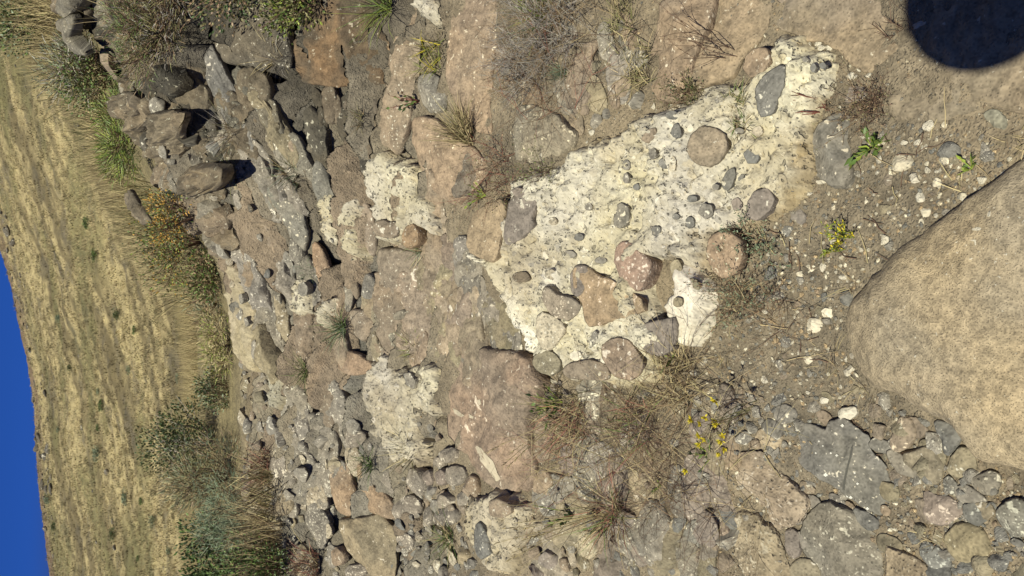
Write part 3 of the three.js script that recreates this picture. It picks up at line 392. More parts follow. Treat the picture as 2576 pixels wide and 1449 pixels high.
for (const [k, s, mat] of [[2, '936,570 944,556 962,552 975,560 1000,556 1002,590 985,600 960,598 942,590', 'brown'], [2, '1010,595 1018,570 1036,562 1050,580 1052,612 1030,628 1014,620', 'rust'], [3, '750,715 764,708 774,722 772,742 758,746 750,735', 'grey'], [5, '1010,940 1030,936 1044,960 1040,980 1020,970', 'grey'], [8, '1225,1262 1250,1252 1282,1268 1288,1290 1262,1306 1228,1300', 'brown'], [8, '1190,1320 1206,1310 1226,1350 1232,1395 1210,1410 1190,1380', 'blue'], [6, '632,860 640,852 646,880 644,910 634,900', 'grey'], [6, '600,742 608,738 612,760 604,768', 'grey'], [6, '612,800 620,798 626,815 618,824', 'grey']]) embed(slabs[k], s, mat, { H: 0.3 });

// ---------------------------------------------------------------- boulders and stones that lie or stand on the slope
boulder('huge smooth tan boulder filling the near corner', '2118,830 2122,790 2132,758 2180,692 2260,610 2380,528 2500,440 2590,376 2700,420 2760,800 2720,1210 2640,1200 2576,1192 2515,1172 2462,1166 2430,1130 2400,1080 2346,1050 2306,1034 2280,1018 2232,988 2184,974 2150,930 2130,885', 'boulder', { H: 0.28, e: 2.9, q: 1.8, fac: 0, wob: 0.45, nz: 0.7, tone: [0.98, 0.96, 0.92], tone2: [0.84, 0.85, 0.88], vary: 0.05, sink: 0.5, tf: 2.2 });
const crackSlab = boulder('wide dark grey slab split by a thin crack, white dots along its rim', '1982,1090 1990,1068 2032,1064 2075,1080 2085,1058 2120,1050 2154,1076 2186,1098 2184,1130 2226,1168 2232,1196 2265,1266 2264,1302 2218,1302 2164,1276 2118,1243 2078,1213 2025,1180 1999,1144', 'blue', { H: 0.13, e: 7, tone: [1.2, 1.15, 1.06], tone2: [1.05, 1.02, 1] });
boulder('large grey boulder with rough layered olive top beside the cracked slab', '2012,1316 2036,1286 2060,1266 2082,1258 2115,1272 2140,1288 2160,1320 2196,1345 2216,1372 2220,1412 2214,1455 2208,1490 2050,1495 2028,1440 2014,1390', 'grey', { H: 0.35, tilt: [0.5, 0.9], tone: [0.95, 0.95, 0.93], tone2: [0.85, 0.84, 0.8] });
boulder('round dark grey cobble with two white dots', '1944,1036 1952,1021 1975,1014 1998,1026 2006,1046 1990,1063 1968,1069 1948,1056', 'blue', { H: 0.6, tone: [1.15, 1.1, 1.05] });
boulder('small white block resting on the tip of the cracked slab', '2105,1036 2114,1026 2150,1022 2154,1042 2136,1057 2110,1051', 'chalk', { H: 0.8, fac: 7 });
boulder('dark triangular stone leaning on the huge tan boulder', '2345,1060 2358,1053 2415,1078 2421,1096 2402,1125 2380,1152 2370,1146 2360,1096', 'blue', { H: 0.55, fac: 6, e: 5 });
boulder('brownish stone with white patches, just inside the huge boulder edge', '2262,1040 2290,1050 2304,1076 2302,1102 2285,1126 2255,1139 2238,1130 2236,1108 2250,1070', 'speck', { H: 0.4, tone: [1.15, 1.02, 0.9] });
boulder('angular drab stone between the cracked slab and the olive stone', '2265,1138 2300,1130 2338,1112 2355,1140 2372,1166 2370,1206 2345,1226 2310,1216 2280,1190 2268,1160', 'olive', { H: 0.25, e: 5, tone: [0.95, 0.95, 1] });
boulder('olive stone below the dark triangular stone', '2385,1150 2415,1118 2445,1134 2456,1170 2450,1196 2400,1206 2376,1190', 'olive', { H: 0.35 });
boulder('dark blue grey oblong stone against the layered boulder', '2140,1282 2152,1274 2180,1288 2212,1312 2208,1331 2190,1338 2165,1325 2150,1306', 'blue', { H: 0.4, e: 5 });
boulder('small grey stone standing beside the layered boulder', '1974,1332 1990,1328 2010,1346 2015,1380 2010,1402 1990,1410 1977,1386', 'purple', { H: 0.6 });
boulder('pale pinkish boulder mottled white under the dry twigs', '1845,1190 1860,1165 1885,1150 1920,1163 1960,1190 1992,1212 2020,1240 2044,1262 2030,1288 2008,1318 1980,1328 1958,1340 1935,1318 1908,1290 1870,1250 1850,1222', 'cong', { H: 0.3, tone: [0.8, 0.74, 0.72], tone2: [0.6, 0.54, 0.5] });
boulder('cream pitted boulder below the pinkish mottled boulder', '1836,1300 1860,1285 1900,1290 1935,1322 1955,1345 1972,1400 1990,1450 1960,1490 1880,1480 1850,1420 1838,1360', 'cong', { H: 0.35, wob: 1.8, fac: 9, tone: [0.82, 0.78, 0.72], tone2: [0.6, 0.56, 0.5] });
boulder('tan speckled boulder cut by the bottom edge', '2222,1368 2246,1378 2292,1396 2330,1422 2352,1455 2340,1490 2222,1490', 'cong', { H: 0.35, tone: [0.68, 0.62, 0.56], tone2: [0.55, 0.5, 0.45] });
boulder('blue grey cobble peppered with white beside the tan speckled boulder', '2310,1370 2330,1361 2360,1379 2386,1400 2389,1430 2362,1441 2330,1421 2312,1396', 'speck', { H: 0.5, tone: [0.85, 0.9, 0.94] });
boulder('smooth rounded olive stone under the scattered corner stones', '2370,1350 2395,1320 2420,1312 2450,1318 2476,1340 2496,1390 2470,1406 2440,1416 2410,1416 2390,1400 2375,1380', 'olive', { H: 0.3, tone: [1.05, 1.03, 0.95] });
boulder('purplish stone with big round white spots', '2318,1236 2330,1228 2350,1246 2385,1247 2415,1270 2421,1292 2390,1320 2360,1326 2330,1311 2319,1280', 'speck', { H: 0.35, tone: [1.12, 1, 0.98] });
boulder('blue grey streaked stone next to the white spotted stone', '2420,1266 2450,1262 2480,1286 2481,1310 2460,1326 2430,1313 2420,1290', 'speck', { H: 0.3, tone: [0.82, 0.86, 0.88] });
boulder('grey speckled stone at the bottom right edge', '2500,1286 2520,1266 2545,1250 2580,1262 2610,1300 2595,1345 2550,1356 2520,1331 2505,1311', 'speck', { H: 0.35, tone: [0.95, 0.98, 0.95] });
boulder('broken stone with white streaks under the huge boulder', '2430,1206 2455,1196 2490,1180 2515,1196 2511,1230 2490,1250 2455,1240', 'speck', { H: 0.45, fac: 7, tone: [0.9, 0.88, 0.82] });
boulder('small grey stone wedged by the drab angular stone', '2370,1206 2385,1195 2405,1215 2411,1240 2391,1246 2373,1230', 'speck', { H: 0.45, tone: [0.8, 0.82, 0.82] });
boulder('tall dark grey stone with a chipped corner beside the slab end', '2031,378 2035,346 2060,311 2090,286 2120,272 2136,292 2139,340 2141,400 2149,440 2139,476 2100,476 2060,456 2040,440 2030,411', 'blue', { H: 0.55, e: 5, fac: 3, tone: [1.1, 1.04, 0.96], tone2: [1.12, 1.08, 1.02] });
boulder('small pale stone flake at the margin of the dark shadow', '2272,74 2296,60 2322,40 2336,42 2334,58 2306,76', 'chalk', { H: 0.7, tone: [0.7, 0.7, 0.72] });
boulder('mauve rounded stone with white crust above the dead bush', '2105,236 2125,206 2160,195 2183,211 2181,246 2150,263 2115,259', 'purple', { H: 0.4 });
boulder('oval grey stone with white spots near the right edge', '2467,286 2490,270 2512,275 2535,300 2538,321 2526,331 2500,323 2480,306', 'grey', { H: 0.5, tone: [1.1, 1.15, 1.05] });
boulder('dull mauve stone half sunk in the gravel below the slab', '1966,550 1985,530 2015,522 2032,545 2025,565 2000,574 1980,568', 'purple', { H: 0.35, tone: [0.95, 0.98, 1] });
boulder('broad brown boulder with a rounded face, above the slab', '1655,20 1680,-10 1740,-40 1790,-40 1800,0 1790,60 1765,110 1745,170 1735,225 1715,256 1690,262 1650,256 1630,232 1624,165 1640,90', 'brown', { H: 0.4, tone: [1.15, 1.08, 1], tone2: [1, 0.95, 0.92], nz: 1.6 });
const crossRock = boulder('flat brown rock face with a white cross shaped stain', '1760,110 1790,50 1800,-10 1830,-40 1945,-40 1940,20 1932,70 1900,118 1868,150 1850,196 1800,212 1755,236 1735,230 1742,180', 'tan', { H: 0.16, e: 5, tone: [1, 0.95, 0.88], tone2: [0.86, 0.82, 0.78] });
boulder('bare brown bedrock sheet above the slab corner', '1945,-40 2100,-60 2330,-60 2330,60 2260,130 2210,175 2180,190 2140,165 2110,130 2060,105 2020,105 1995,84 1960,78 1938,60', 'tan', { H: 0.07, e: 8, q: 3, fac: 2, tone: [0.86, 0.85, 0.86], tone2: [0.98, 0.94, 0.88] });
boulder('bare brown bedrock sheet partly under the dark shadow', '2215,185 2262,135 2335,62 2345,-60 2640,-60 2640,300 2576,292 2500,270 2430,290 2370,310 2310,305 2260,305 2238,280 2236,230', 'tan', { H: 0.06, e: 8, q: 3, fac: 2, tone: [0.92, 0.9, 0.86], tone2: [0.82, 0.82, 0.8] });
const pinkSlab = boulder('big pinkish brown slab with pale lichen streaks', '1106,962 1120,930 1160,882 1225,872 1300,880 1336,896 1352,930 1372,968 1345,1010 1330,1060 1325,1110 1340,1170 1332,1240 1292,1246 1240,1232 1200,1202 1160,1152 1122,1102 1106,1040', 'pinksl', { H: 0.26, e: 6, tone: [1.1, 1, 0.95], tone2: [0.98, 0.94, 0.92], nz: 1.3 });
boulder('long pinkish tan slab strip running up to the top edge', '1118,-30 1240,-30 1250,60 1242,130 1236,200 1225,260 1235,310 1230,340 1190,325 1160,290 1140,260 1122,200 1116,100', 'pinksl', { H: 0.2, e: 5, tone: [1.2, 1.12, 1.02], tone2: [1.1, 1.02, 0.95] });
boulder('pinkish tan slab strip below the straw tussock', '1032,300 1060,285 1100,300 1140,345 1190,370 1215,400 1240,440 1225,490 1170,500 1145,520 1112,500 1080,470 1050,420 1036,360', 'pinksl', { H: 0.2, e: 5, tone: [1.18, 1.1, 1.0], tone2: [1.08, 1, 0.92] });
boulder('dark rough rock with the pinkish strips beside it and grass on its edge', '1122,440 1150,385 1190,380 1225,420 1230,470 1190,495 1140,500', 'brown', { H: 0.4, tone: [0.68, 0.7, 0.72], face: 0.2 });
boulder('rounded grey boulder behind the straw tussock', '1045,216 1055,186 1080,178 1110,200 1122,250 1112,282 1078,286 1054,256', 'grey', { H: 0.45 });
boulder('long grey bench rock rising from the patch to the top edge', '985,-30 1040,-30 1052,60 1050,150 1044,230 1034,300 1020,350 1000,390 960,370 940,350 958,290 968,220 976,130 984,60', 'brown', { H: 0.22, e: 4, tone: [1.08, 1.04, 1], tone2: [1, 1, 0.98] });
boulder('dust covered boulder above the slab tip', '1284,300 1296,268 1330,255 1372,272 1410,290 1450,330 1440,372 1400,396 1360,408 1320,412 1290,400 1278,350', 'grey', { H: 0.4, tone: [1.15, 1.08, 0.95], tone2: [1, 0.98, 0.92] });
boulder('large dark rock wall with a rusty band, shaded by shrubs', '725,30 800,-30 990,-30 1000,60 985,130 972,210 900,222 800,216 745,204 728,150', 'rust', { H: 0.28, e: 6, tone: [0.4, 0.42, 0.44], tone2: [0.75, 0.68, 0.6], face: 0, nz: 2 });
boulder('dark grey rock tapering to a point beside the rusty wall', '528,30 560,-30 720,-30 730,60 728,170 700,180 690,130 660,175 635,190 610,165 560,160 535,100', 'dark', { H: 0.4, e: 4, fac: 7 });
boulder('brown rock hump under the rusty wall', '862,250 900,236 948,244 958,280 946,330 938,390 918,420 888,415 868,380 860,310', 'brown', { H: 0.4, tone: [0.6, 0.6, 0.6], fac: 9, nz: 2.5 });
boulder('near black rock in the middle of the dark outcrop', '762,270 780,262 800,285 822,330 826,380 826,430 800,436 780,400 766,340', 'dark', { H: 0.5, tone: [0.85, 0.85, 0.8] });
for (const [l, s, H] of [
  ['bulbous brown rock over a dark hollow on the crest', '378,332 382,302 396,284 416,285 432,302 434,332 428,362 432,400 428,426 400,430 384,402', 0.9],
  ['long brown rock shelf below the bulbous rock', '386,420 430,426 500,432 530,446 542,472 520,492 480,502 440,482 410,460', 0.7],
  ['narrow upright brown rock on the crest', '326,260 335,244 348,250 357,300 350,340 364,372 364,396 350,392 335,350 327,300', 0.8],
  ['pale topped rock on the crest next to the narrow rock', '295,246 305,230 325,235 333,262 331,310 320,322 302,292', 0.6],
  ['thin slanted rock rib on the crest', '283,142 300,130 325,150 330,200 337,242 320,236 302,202 290,172', 0.7],
  ['blocky light rock at the head of the crest', '240,52 260,30 310,40 322,62 302,96 272,126 255,111 245,82', 0.7],
  ['broad greyish rock mass behind the crest ribs', '347,162 385,160 440,170 492,190 482,232 440,252 410,262 375,222 355,192', 0.4],
  ['dark brown rock in the top corner of the crest', '130,0 160,-20 210,0 232,40 225,70 190,80 150,40', 0.6],
  ['rough grey boulder standing alone in the blond grass', '303,500 320,480 346,478 375,500 386,530 381,562 355,570 330,561 313,530', 0.8],
  ['grey rock chunk over the orange bush', '493,516 520,505 545,530 556,560 546,582 520,562 500,541', 0.7],
  ['small rock chunk beside the grey chunk on the crest', '520,470 545,462 565,480 560,510 535,506', 0.8],
  ['knobbly rock at the low end of the crest', '548,585 565,565 585,575 600,610 592,640 570,645 552,620', 0.7],
  ['smooth lit stone at the top of the knobbly crest', '570,530 588,520 606,540 612,575 596,590 578,560', 0.6],
]) boulder(l, s, 'brown', { H: H * 0.6, fac: 14, e: 7, wob: 1.6, tone: [0.78, 0.78, 0.72], tone2: [0.48, 0.48, 0.45], nz: 4.5, vary: 0.35 });
crust(crossRock, '1731,152 1740,150 1742,166 1744,172 1752,174 1752,182 1743,184 1738,200 1730,212 1725,208 1728,192 1720,182 1720,176 1730,170', [0.52, 0.47, 0.35]);
for (const s of ['1138,1026 1150,1032 1168,1046 1160,1050 1144,1040', '1180,1042 1192,1048 1190,1054 1180,1050', '1104,1046 1114,1062 1136,1090 1130,1096 1112,1078 1103,1060', '1196,1125 1212,1130 1240,1160 1256,1200 1248,1212 1226,1180 1206,1160', '1200,1007 1208,1004 1210,1016 1204,1020', '1222,1222 1240,1228 1250,1240 1236,1242']) crust(pinkSlab, s, [0.46, 0.4, 0.29]);
crust(crackSlab, '2141,1122 2145,1124 2143,1146 2134,1176 2127,1210 2124,1232 2119,1230 2122,1208 2130,1172 2139,1142', [0.075, 0.072, 0.06], 'crack');
for (const [x, y, r] of [[2119, 1071, 5], [2077, 1195, 6], [2090, 1140, 3], [2105, 1146, 4], [2052, 1140, 3], [2157, 1217, 4], [2070, 1122, 3], [2130, 1250, 4], [2140, 1252, 5], [2182, 1280, 5], [2200, 1295, 4], [2060, 1110, 3], [2150, 1190, 3]]) crust(crackSlab, `${x - r},${y} ${x},${y - r} ${x + r},${y} ${x},${y + r * 0.8}`, [0.62, 0.6, 0.52]);
// stones bedded in the outcrop: pieces of the ground
for (const [s, mat, o] of [
  ['900,512 920,505 940,540 945,590 948,625 940,650 925,640 910,590 902,550', 'pinksl', { H: 0.25 }],
  ['945,622 1000,620 1040,632 1070,650 1078,700 1076,750 1050,762 1000,790 978,780 958,730 950,670', 'pinksl', { H: 0.26, e: 6, tone: [1, 1, 0.98] }],
  ['902,745 912,692 928,684 938,705 939,745 930,756 912,752', 'speck', { H: 0.7 }],
  ['867,786 890,777 925,778 940,795 946,816 935,842 920,866 900,850 880,816', 'brown', { H: 0.5, fac: 6 }],
  ['988,792 1030,774 1072,750 1074,766 1046,796 1010,806 994,804', 'grey', { H: 0.7, fac: 7, tone: [0.9, 0.88, 0.82] }],
  ['836,902 870,880 905,890 930,910 946,921 925,941 880,946 846,932', 'brown', { H: 0.3, tone: [1.1, 1, 0.95] }],
  ['1020,860 1050,850 1072,880 1070,910 1040,915 1022,890', 'grey', { H: 0.35 }],
  ['970,820 1000,812 1030,830 1020,880 990,900 972,870', 'grey', { H: 0.3, tone: [1, 0.98, 0.9] }],
  ['820,1176 840,1156 860,1160 880,1200 896,1260 900,1296 880,1302 850,1290 836,1240', 'brown', { H: 0.4, tone: [1.15, 1.05, 0.95] }],
  ['894,1162 915,1160 936,1210 962,1240 992,1272 1002,1312 960,1302 920,1290 900,1240', 'brown', { H: 0.35, tone: [1.15, 1.05, 0.95] }],
  ['850,1302 900,1300 950,1290 986,1330 992,1380 986,1460 958,1470 910,1440 870,1392 852,1350', 'olive', { H: 0.35, tone: [1, 0.95, 0.92] }],
  ['1335,1312 1380,1320 1440,1332 1452,1400 1450,1470 1330,1480 1338,1400', 'grey', { H: 0.1, e: 6, tone: [1.1, 1.05, 0.98] }],
  ['1416,1106 1445,1086 1500,1090 1525,1140 1542,1182 1552,1242 1500,1262 1460,1272 1432,1190', 'grey', { H: 0.14, e: 5, tone: [1.1, 1.08, 1.02] }],
  ['1335,1212 1380,1190 1440,1200 1446,1262 1430,1298 1360,1302', 'grey', { H: 0.2, e: 4 }],
  ['1575,1182 1610,1172 1642,1180 1680,1270 1650,1300 1600,1292', 'olive', { H: 0.15, tone: [1.15, 1.1, 1.1] }],
  ['1705,1400 1715,1342 1735,1306 1760,1294 1769,1330 1755,1382 1736,1412 1712,1412', 'blue', { H: 0.35, e: 5, tone: [1.3, 1.25, 1.15] }],
  ['1750,1400 1758,1362 1780,1352 1806,1380 1800,1405 1772,1414', 'blue', { H: 0.45, tone: [1.2, 1.1, 1] }],
  ['1795,1320 1812,1292 1828,1290 1838,1340 1840,1372 1820,1386 1805,1360', 'purple', { H: 0.5, tone: [1.2, 1.1, 1] }],
  ['1576,1370 1588,1350 1610,1356 1632,1385 1635,1420 1612,1430 1590,1400', 'purple', { H: 0.55, tone: [1.15, 1.15, 1.1] }],
  ['1446,1350 1470,1330 1500,1340 1512,1380 1490,1410 1455,1400', 'cong', { H: 0.5, tone: [0.8, 0.78, 0.72] }],
  ['1892,1110 1905,1080 1935,1064 1962,1078 1970,1110 1950,1142 1915,1142', 'cong', { H: 0.45, tone: [0.72, 0.66, 0.6] }],
  ['1676,1320 1696,1300 1722,1304 1728,1328 1700,1336', 'cong', { H: 0.4, tone: [0.85, 0.82, 0.76] }],
  ['1230,900 1280,905 1330,930 1340,960 1300,960 1250,940', 'grey', { H: 0.2 }],
  ['1175,700 1210,690 1240,740 1262,800 1240,840 1200,860 1172,800', 'grey', { H: 0.12, e: 5, tone: [1, 0.95, 0.9] }],
  ['700,495 730,500 760,540 775,600 760,650 735,620 715,560', 'blue', { H: 0.3, tone: [1.2, 1.15, 1.05] }],
  ['640,420 670,430 700,490 715,560 690,560 660,500', 'blue', { H: 0.3, tone: [1.1, 1.1, 1] }],
  ['700,620 725,640 738,690 735,740 716,740 700,680', 'grey', { H: 0.35 }],
  ['780,600 805,620 825,660 840,720 810,735 790,690', 'brown', { H: 0.25, tone: [1.15, 1, 0.9] }],
  ['600,210 640,205 690,260 720,340 700,350 640,290', 'dark', { H: 0.3, tone: [1.3, 1.35, 1.35] }],
  ['700,350 740,330 790,420 830,500 815,540 760,470', 'grey', { H: 0.25, tone: [0.8, 0.8, 0.76] }],
  ['755,870 772,862 778,890 765,905 752,892', 'rust', { H: 0.5, tone: [1.3, 1.2, 1.1] }],
  ['660,770 678,765 688,790 672,812 658,795', 'grey', { H: 0.6 }],
  ['700,1000 730,990 745,1020 735,1060 705,1050', 'grey', { H: 0.3 }],
]) rock(s, mat, o, ground);
for (const [x, y, a, b, mat, l] of [
  [1126, 1145, 22, 21, 'grey', 'dark cracked stone at the head of the stone heap'], [1142, 1195, 22, 27, 'grey', 'rounded grey stone in the heap, under the cracked stone'], [1181, 1228, 19, 34, 'brown', 'long brown stone on the side of the stone heap towards the pinkish slab'], [1109, 1202, 18, 24, 'purple', 'reddish stone in the middle of the stone heap'], [1076, 1201, 14, 21, 'purple', 'smaller reddish stone in the stone heap'], [1103, 1162, 14, 14, 'grey', 'little grey stone beside the cracked stone of the heap'],
  [1082, 1234, 15, 14, 'blue', 'dark stone with white lichen in the stone heap'], [1111, 1259, 27, 23, 'grey', 'broad grey stone low in the heap'], [1121, 1300, 30, 25, 'speck', 'white flecked stone at the lower end of the heap'], [1019, 1283, 32, 37, 'speck', 'large stone thickly dotted white, left of the heap'], [1045, 1213, 22, 40, 'speck', 'tall dark stone with white dots bordering the heap'], [1161, 1398, 20, 27, 'olive', 'buff stone under the small green plant'],
  [887, 1101, 30, 28, 'speck', 'round knobbly grey stone over the dark wedge'], [916, 1126, 14, 23, 'blue', 'dark wedge shaped stone under the knobbly stone'], [980, 1214, 20, 32, 'grey', 'pale grey stone over the layered brown rocks'], [1007, 1379, 15, 12, 'grey', 'small egg shaped grey stone'], [1020, 1365, 26, 30, 'speck', 'bluish stone with white crust beside the egg shaped stone'], [1008, 1331, 20, 18, 'speck', 'rounded grey stone under the thickly dotted stone'], [1186, 1416, 11, 13, 'blue', 'small dark stone beside the buff stone'],
  [709, 1172, 28, 32, 'speck', 'pale rounded stone in the rubble by the far grass'], [742, 1190, 16, 22, 'speck', 'upright light stone in the far rubble'], [707, 1268, 33, 36, 'cong', 'big light rounded stone at the rubble edge near the sage'], [846, 1400, 24, 26, 'brown', 'brown stone above the dark hollow at the bottom'], [890, 1438, 30, 22, 'speck', 'spotted grey stone at the bottom edge near the hollow'], [726, 1078, 18, 22, 'speck', 'stone with a dark gap beside it at the top of the rubble'], [1160, 1255, 16, 20, 'grey', 'grey stone squeezed beside the long brown stone'], [1075, 1300, 16, 26, 'grey', 'narrow grey stone between the flecked stones of the heap'],
]) boulder(l, ell(x, y, a, b), mat, { H: 0.75, fac: 6, tone: mat === 'cong' ? [0.6, 0.56, 0.5] : [1.05, 1, 0.96] });
for (const [x, y, r, l] of [
  [2264, 407, 30, 'largest white rock lump on the gravel'], [2383, 399, 18, 'angular white lump near the green seedling'], [2357, 460, 16, 'white lump between gravel and huge boulder, with grey side'], [2380, 314, 12, 'white lump under the bedrock sheet'], [2017, 695, 18, 'white lump with a sharp front among gravel'], [2044, 678, 13, 'white lump touching the sharp fronted one'], [2082, 790, 20, 'white lump beside the tip of the huge boulder'], [2047, 817, 25, 'big creamy white lump near the boulder tip'], [2095, 524, 14, 'white oblong lump above the yellow sprig'], [2180, 506, 16, 'creamy lump among dry stems'], [2323, 533, 19, 'flat white lump by the boulder flank'], [2260, 608, 13, 'bright white lump against the boulder flank'], [2143, 895, 9, 'round grey pebble by the boulder flank'], [2420, 495, 14, 'white lump near the boulder shoulder'], [1960, 916, 12, 'creamy lump far from the boulder tip'], [2315, 560, 14, 'grey white lump under the flat white lump'], [2030, 905, 14, 'creamy lump beside the straw'],
]) boulder(l, ell(x, y, r, r * 0.9), r === 9 ? 'grey' : 'chalk', { H: 0.85, fac: 8, sink: 0.1, name: 'white_rock', nz: 1.6, tone: r === 9 ? [1.4, 1.4, 1.4] : [1, 0.98, 0.93] });
// loose pebbles on the apron and rubble
const onLand = (px, py) => at(px, py, 0, Hm);
const soilZone = parse('1880,600 1990,510 2030,480 2150,480 2160,340 2240,310 2330,310 2470,330 2560,420 2400,520 2260,600 2140,740 2120,880 2180,990 2330,1060 2390,1190 2560,1190 2600,1290 2560,1449 1980,1449 1840,1250 1820,1120 1760,960 1780,820');
let proto = null;
const addPebble = (px, py, r, mat, label, group, name, sink = 0.2) => { const p = onLand(px, py), m = new THREE.Mesh(pick(SHAPES), M[mat]); setStone(m, p, r, normalAt(p.x, p.z, Hm), sink); named(m, name); return tag(m, label, 'pebble', group); };
let cnt = 0;
while (cnt < 120) { const x = rr(1860, 2600), y = rr(300, 1449); if (!inside(soilZone, x, y)) continue; if (y > 1000 && rnd() < 0.75) continue; addPebble(x, y, lerp(0.003, 0.013, Math.pow(rnd(), 2.2)), 'chalk', 'small off-white crumb lying loose on the brown gravelly soil', 'off-white crumbs on the gravelly soil', 'white_pebble'); cnt++; }
cnt = 0; while (cnt < 130) { const x = rr(1860, 2600), y = rr(300, 1449); if (!inside(soilZone, x, y)) continue; addPebble(x, y, lerp(0.006, 0.022, Math.pow(rnd(), 2)), pick(['grey', 'blue', 'brown', 'olive', 'speck']), 'small dull grey or brown pebble sunk in the gravelly soil', 'dull pebbles in the gravelly soil', 'grey_pebble', 0.35); cnt++; }
for (const [x, y, r] of [[2000, 108, 10], [2012, 118, 12], [2022, 100, 9], [2040, 118, 13], [2058, 108, 10], [2070, 120, 14], [2088, 118, 12], [2052, 128, 10], [2034, 105, 8], [2165, 172, 10], [2186, 190, 11], [2140, 190, 9], [2152, 194, 8], [2233, 212, 6]]) addPebble(x, y, r / 1000 * 0.85, 'chalk', 'white crumb in the row along the top rim of the slab', 'white crumbs along the rim of the slab', 'white_crumb', 0.1);
// bedded rubble: stones that are pieces of the ground
const rubble = (zone, n, r0, r1, mats, sink = 0.25) => { const z = parse(zone), bx = z.map((p) => p[0]), by = z.map((p) => p[1]), placed = []; let k = 0, t = 0; while (k < n && t++ < n * 40) { const x = rr(Math.min(...bx), Math.max(...bx)), y = rr(Math.min(...by), Math.max(...by)); if (!inside(z, x, y)) continue; const p = onLand(x, y), r = lerp(r0, r1, Math.pow(rnd(), 1.8)); if (placed.some(([q, s]) => q.distanceTo(p) < (r + s) * 0.75)) continue; placed.push([p, r]); const m = named(new THREE.Mesh(pick(SHAPES), M[pick(mats)]), 'stone', ground); setStone(m, p, r, normalAt(p.x, p.z, Hb), sink); k++; } };
rubble('640,1050 700,1020 780,1060 860,1080 900,1060 960,1190 900,1180 850,1160 820,1200 840,1290 850,1449 700,1449 670,1330 660,1200', 75, 0.014, 0.05, ['grey', 'speck', 'speck', 'cong', 'grey', 'olive'], 0.4);
rubble('990,1290 1100,1290 1180,1330 1200,1449 990,1449', 45, 0.014, 0.04, ['grey', 'speck', 'speck', 'cong', 'blue']);
rubble('1040,1060 1100,1060 1200,1250 1150,1300 1040,1300 990,1200', 40, 0.012, 0.035, ['grey', 'speck', 'brown']);
rubble('1330,1310 1560,1300 1700,1310 1840,1290 1840,1449 1330,1449', 60, 0.014, 0.05, ['grey', 'blue', 'purple', 'brown', 'speck', 'olive']);
rubble('1830,1000 1960,1000 2000,1060 1960,1160 1860,1150 1820,1100', 30, 0.01, 0.035, ['blue', 'grey', 'brown', 'speck']);
rubble('2180,990 2330,1060 2390,1190 2560,1200 2590,1449 2340,1449 2280,1320 2230,1180', 60, 0.01, 0.04, ['olive', 'grey', 'blue', 'speck', 'brown'], 0.4);
rubble('1340,950 1640,960 1840,1000 1820,1290 1340,1290', 50, 0.01, 0.035, ['grey', 'brown', 'purple', 'speck', 'olive'], 0.35);
rubble('240,60 360,120 520,420 600,620 560,660 470,480 380,420 330,260 260,140', 40, 0.02, 0.07, ['brown', 'dark', 'grey']);
rubble('440,180 600,220 760,480 780,640 620,600 540,440', 18, 0.015, 0.05, ['dark', 'brown', 'grey', 'blue']);
rubble('600,640 760,640 780,960 700,1040 610,960', 16, 0.01, 0.03, ['grey', 'speck', 'grey', 'blue']);
rubble('1230,90 1600,60 1620,250 1480,340 1260,260', 30, 0.012, 0.04, ['grey', 'brown', 'olive'], 0.35);
{ // gravel nobody could count
  const N = 7000, m4 = new THREE.Matrix4(), d = new THREE.Object3D(), im = SMALL.slice(0, 3).map((g) => { const i = new THREE.InstancedMesh(g, M.grey, N / 3 | 0); named(i, 'gravel'); i.userData = { kind: 'stuff', label: 'fine gravel strewn over the soil', category: 'gravel' }; return i; }); let k = 0;
  const cols = [[1, 1, 1], [1.5, 1.4, 1.2], [2.6, 2.6, 2.4], [1.2, 1, 0.8], [0.8, 0.85, 0.9], [1.7, 1.4, 1]].map((c) => new THREE.Color(...c));
  while (k < N - 4) { const x = rr(1000, 2620), y = rr(-40, 1500), inS = inside(soilZone, x, y); if (!inS && rnd() < 0.8) continue; const p = onLand(x, y); setStone(d, p, lerp(0.0015, inS ? 0.006 : 0.005, Math.pow(rnd(), 2)), normalAt(p.x, p.z, Hb), 0.2); d.updateMatrix(); const t = im[k % 3], i = (k / 3) | 0; t.setMatrixAt(i, d.matrix); t.setColorAt(i, pick(cols)); k++; }
  for (const t of im) t.count = (k / 3) | 0;
}

// stones along the inner edge of the crest
rubble('575,640 600,640 640,800 660,900 670,1060 650,1200 640,1300 600,1300 610,1100 600,900', 60, 0.015, 0.06, ['grey', 'brown', 'cong', 'olive'], 0.35);

{ const [x0, x1, z0, z1] = mainSlab.box; let k = 0, i = 0; while (k < 60 && i++ < 6000) { const x = rr(x0, x1), z = rr(z0, z1), s = mainSlab.sd(x, z); if (s > -0.004 || s < -0.05) continue; const p = V(x, Hm(x, z), z), m = new THREE.Mesh(pick(SHAPES), M.chalk); setStone(m, p, lerp(0.004, 0.014, Math.pow(rnd(), 2)), normalAt(x, z, Hb), 0.2); named(m, 'slab_crumb'); tag(m, 'pale crumb broken off and lying along the foot of the large slab', 'pebble', 'crumbs at the foot of the large slab'); k++; } }

bedded('130,-10 240,-10 330,60 300,160 240,130 170,90', 26, 20, 60, 0.5, 0.9, ['brown', 'dark', 'grey'], { tone: [0.74, 0.73, 0.68], H: 0.6, fac: 10, e: 7 });
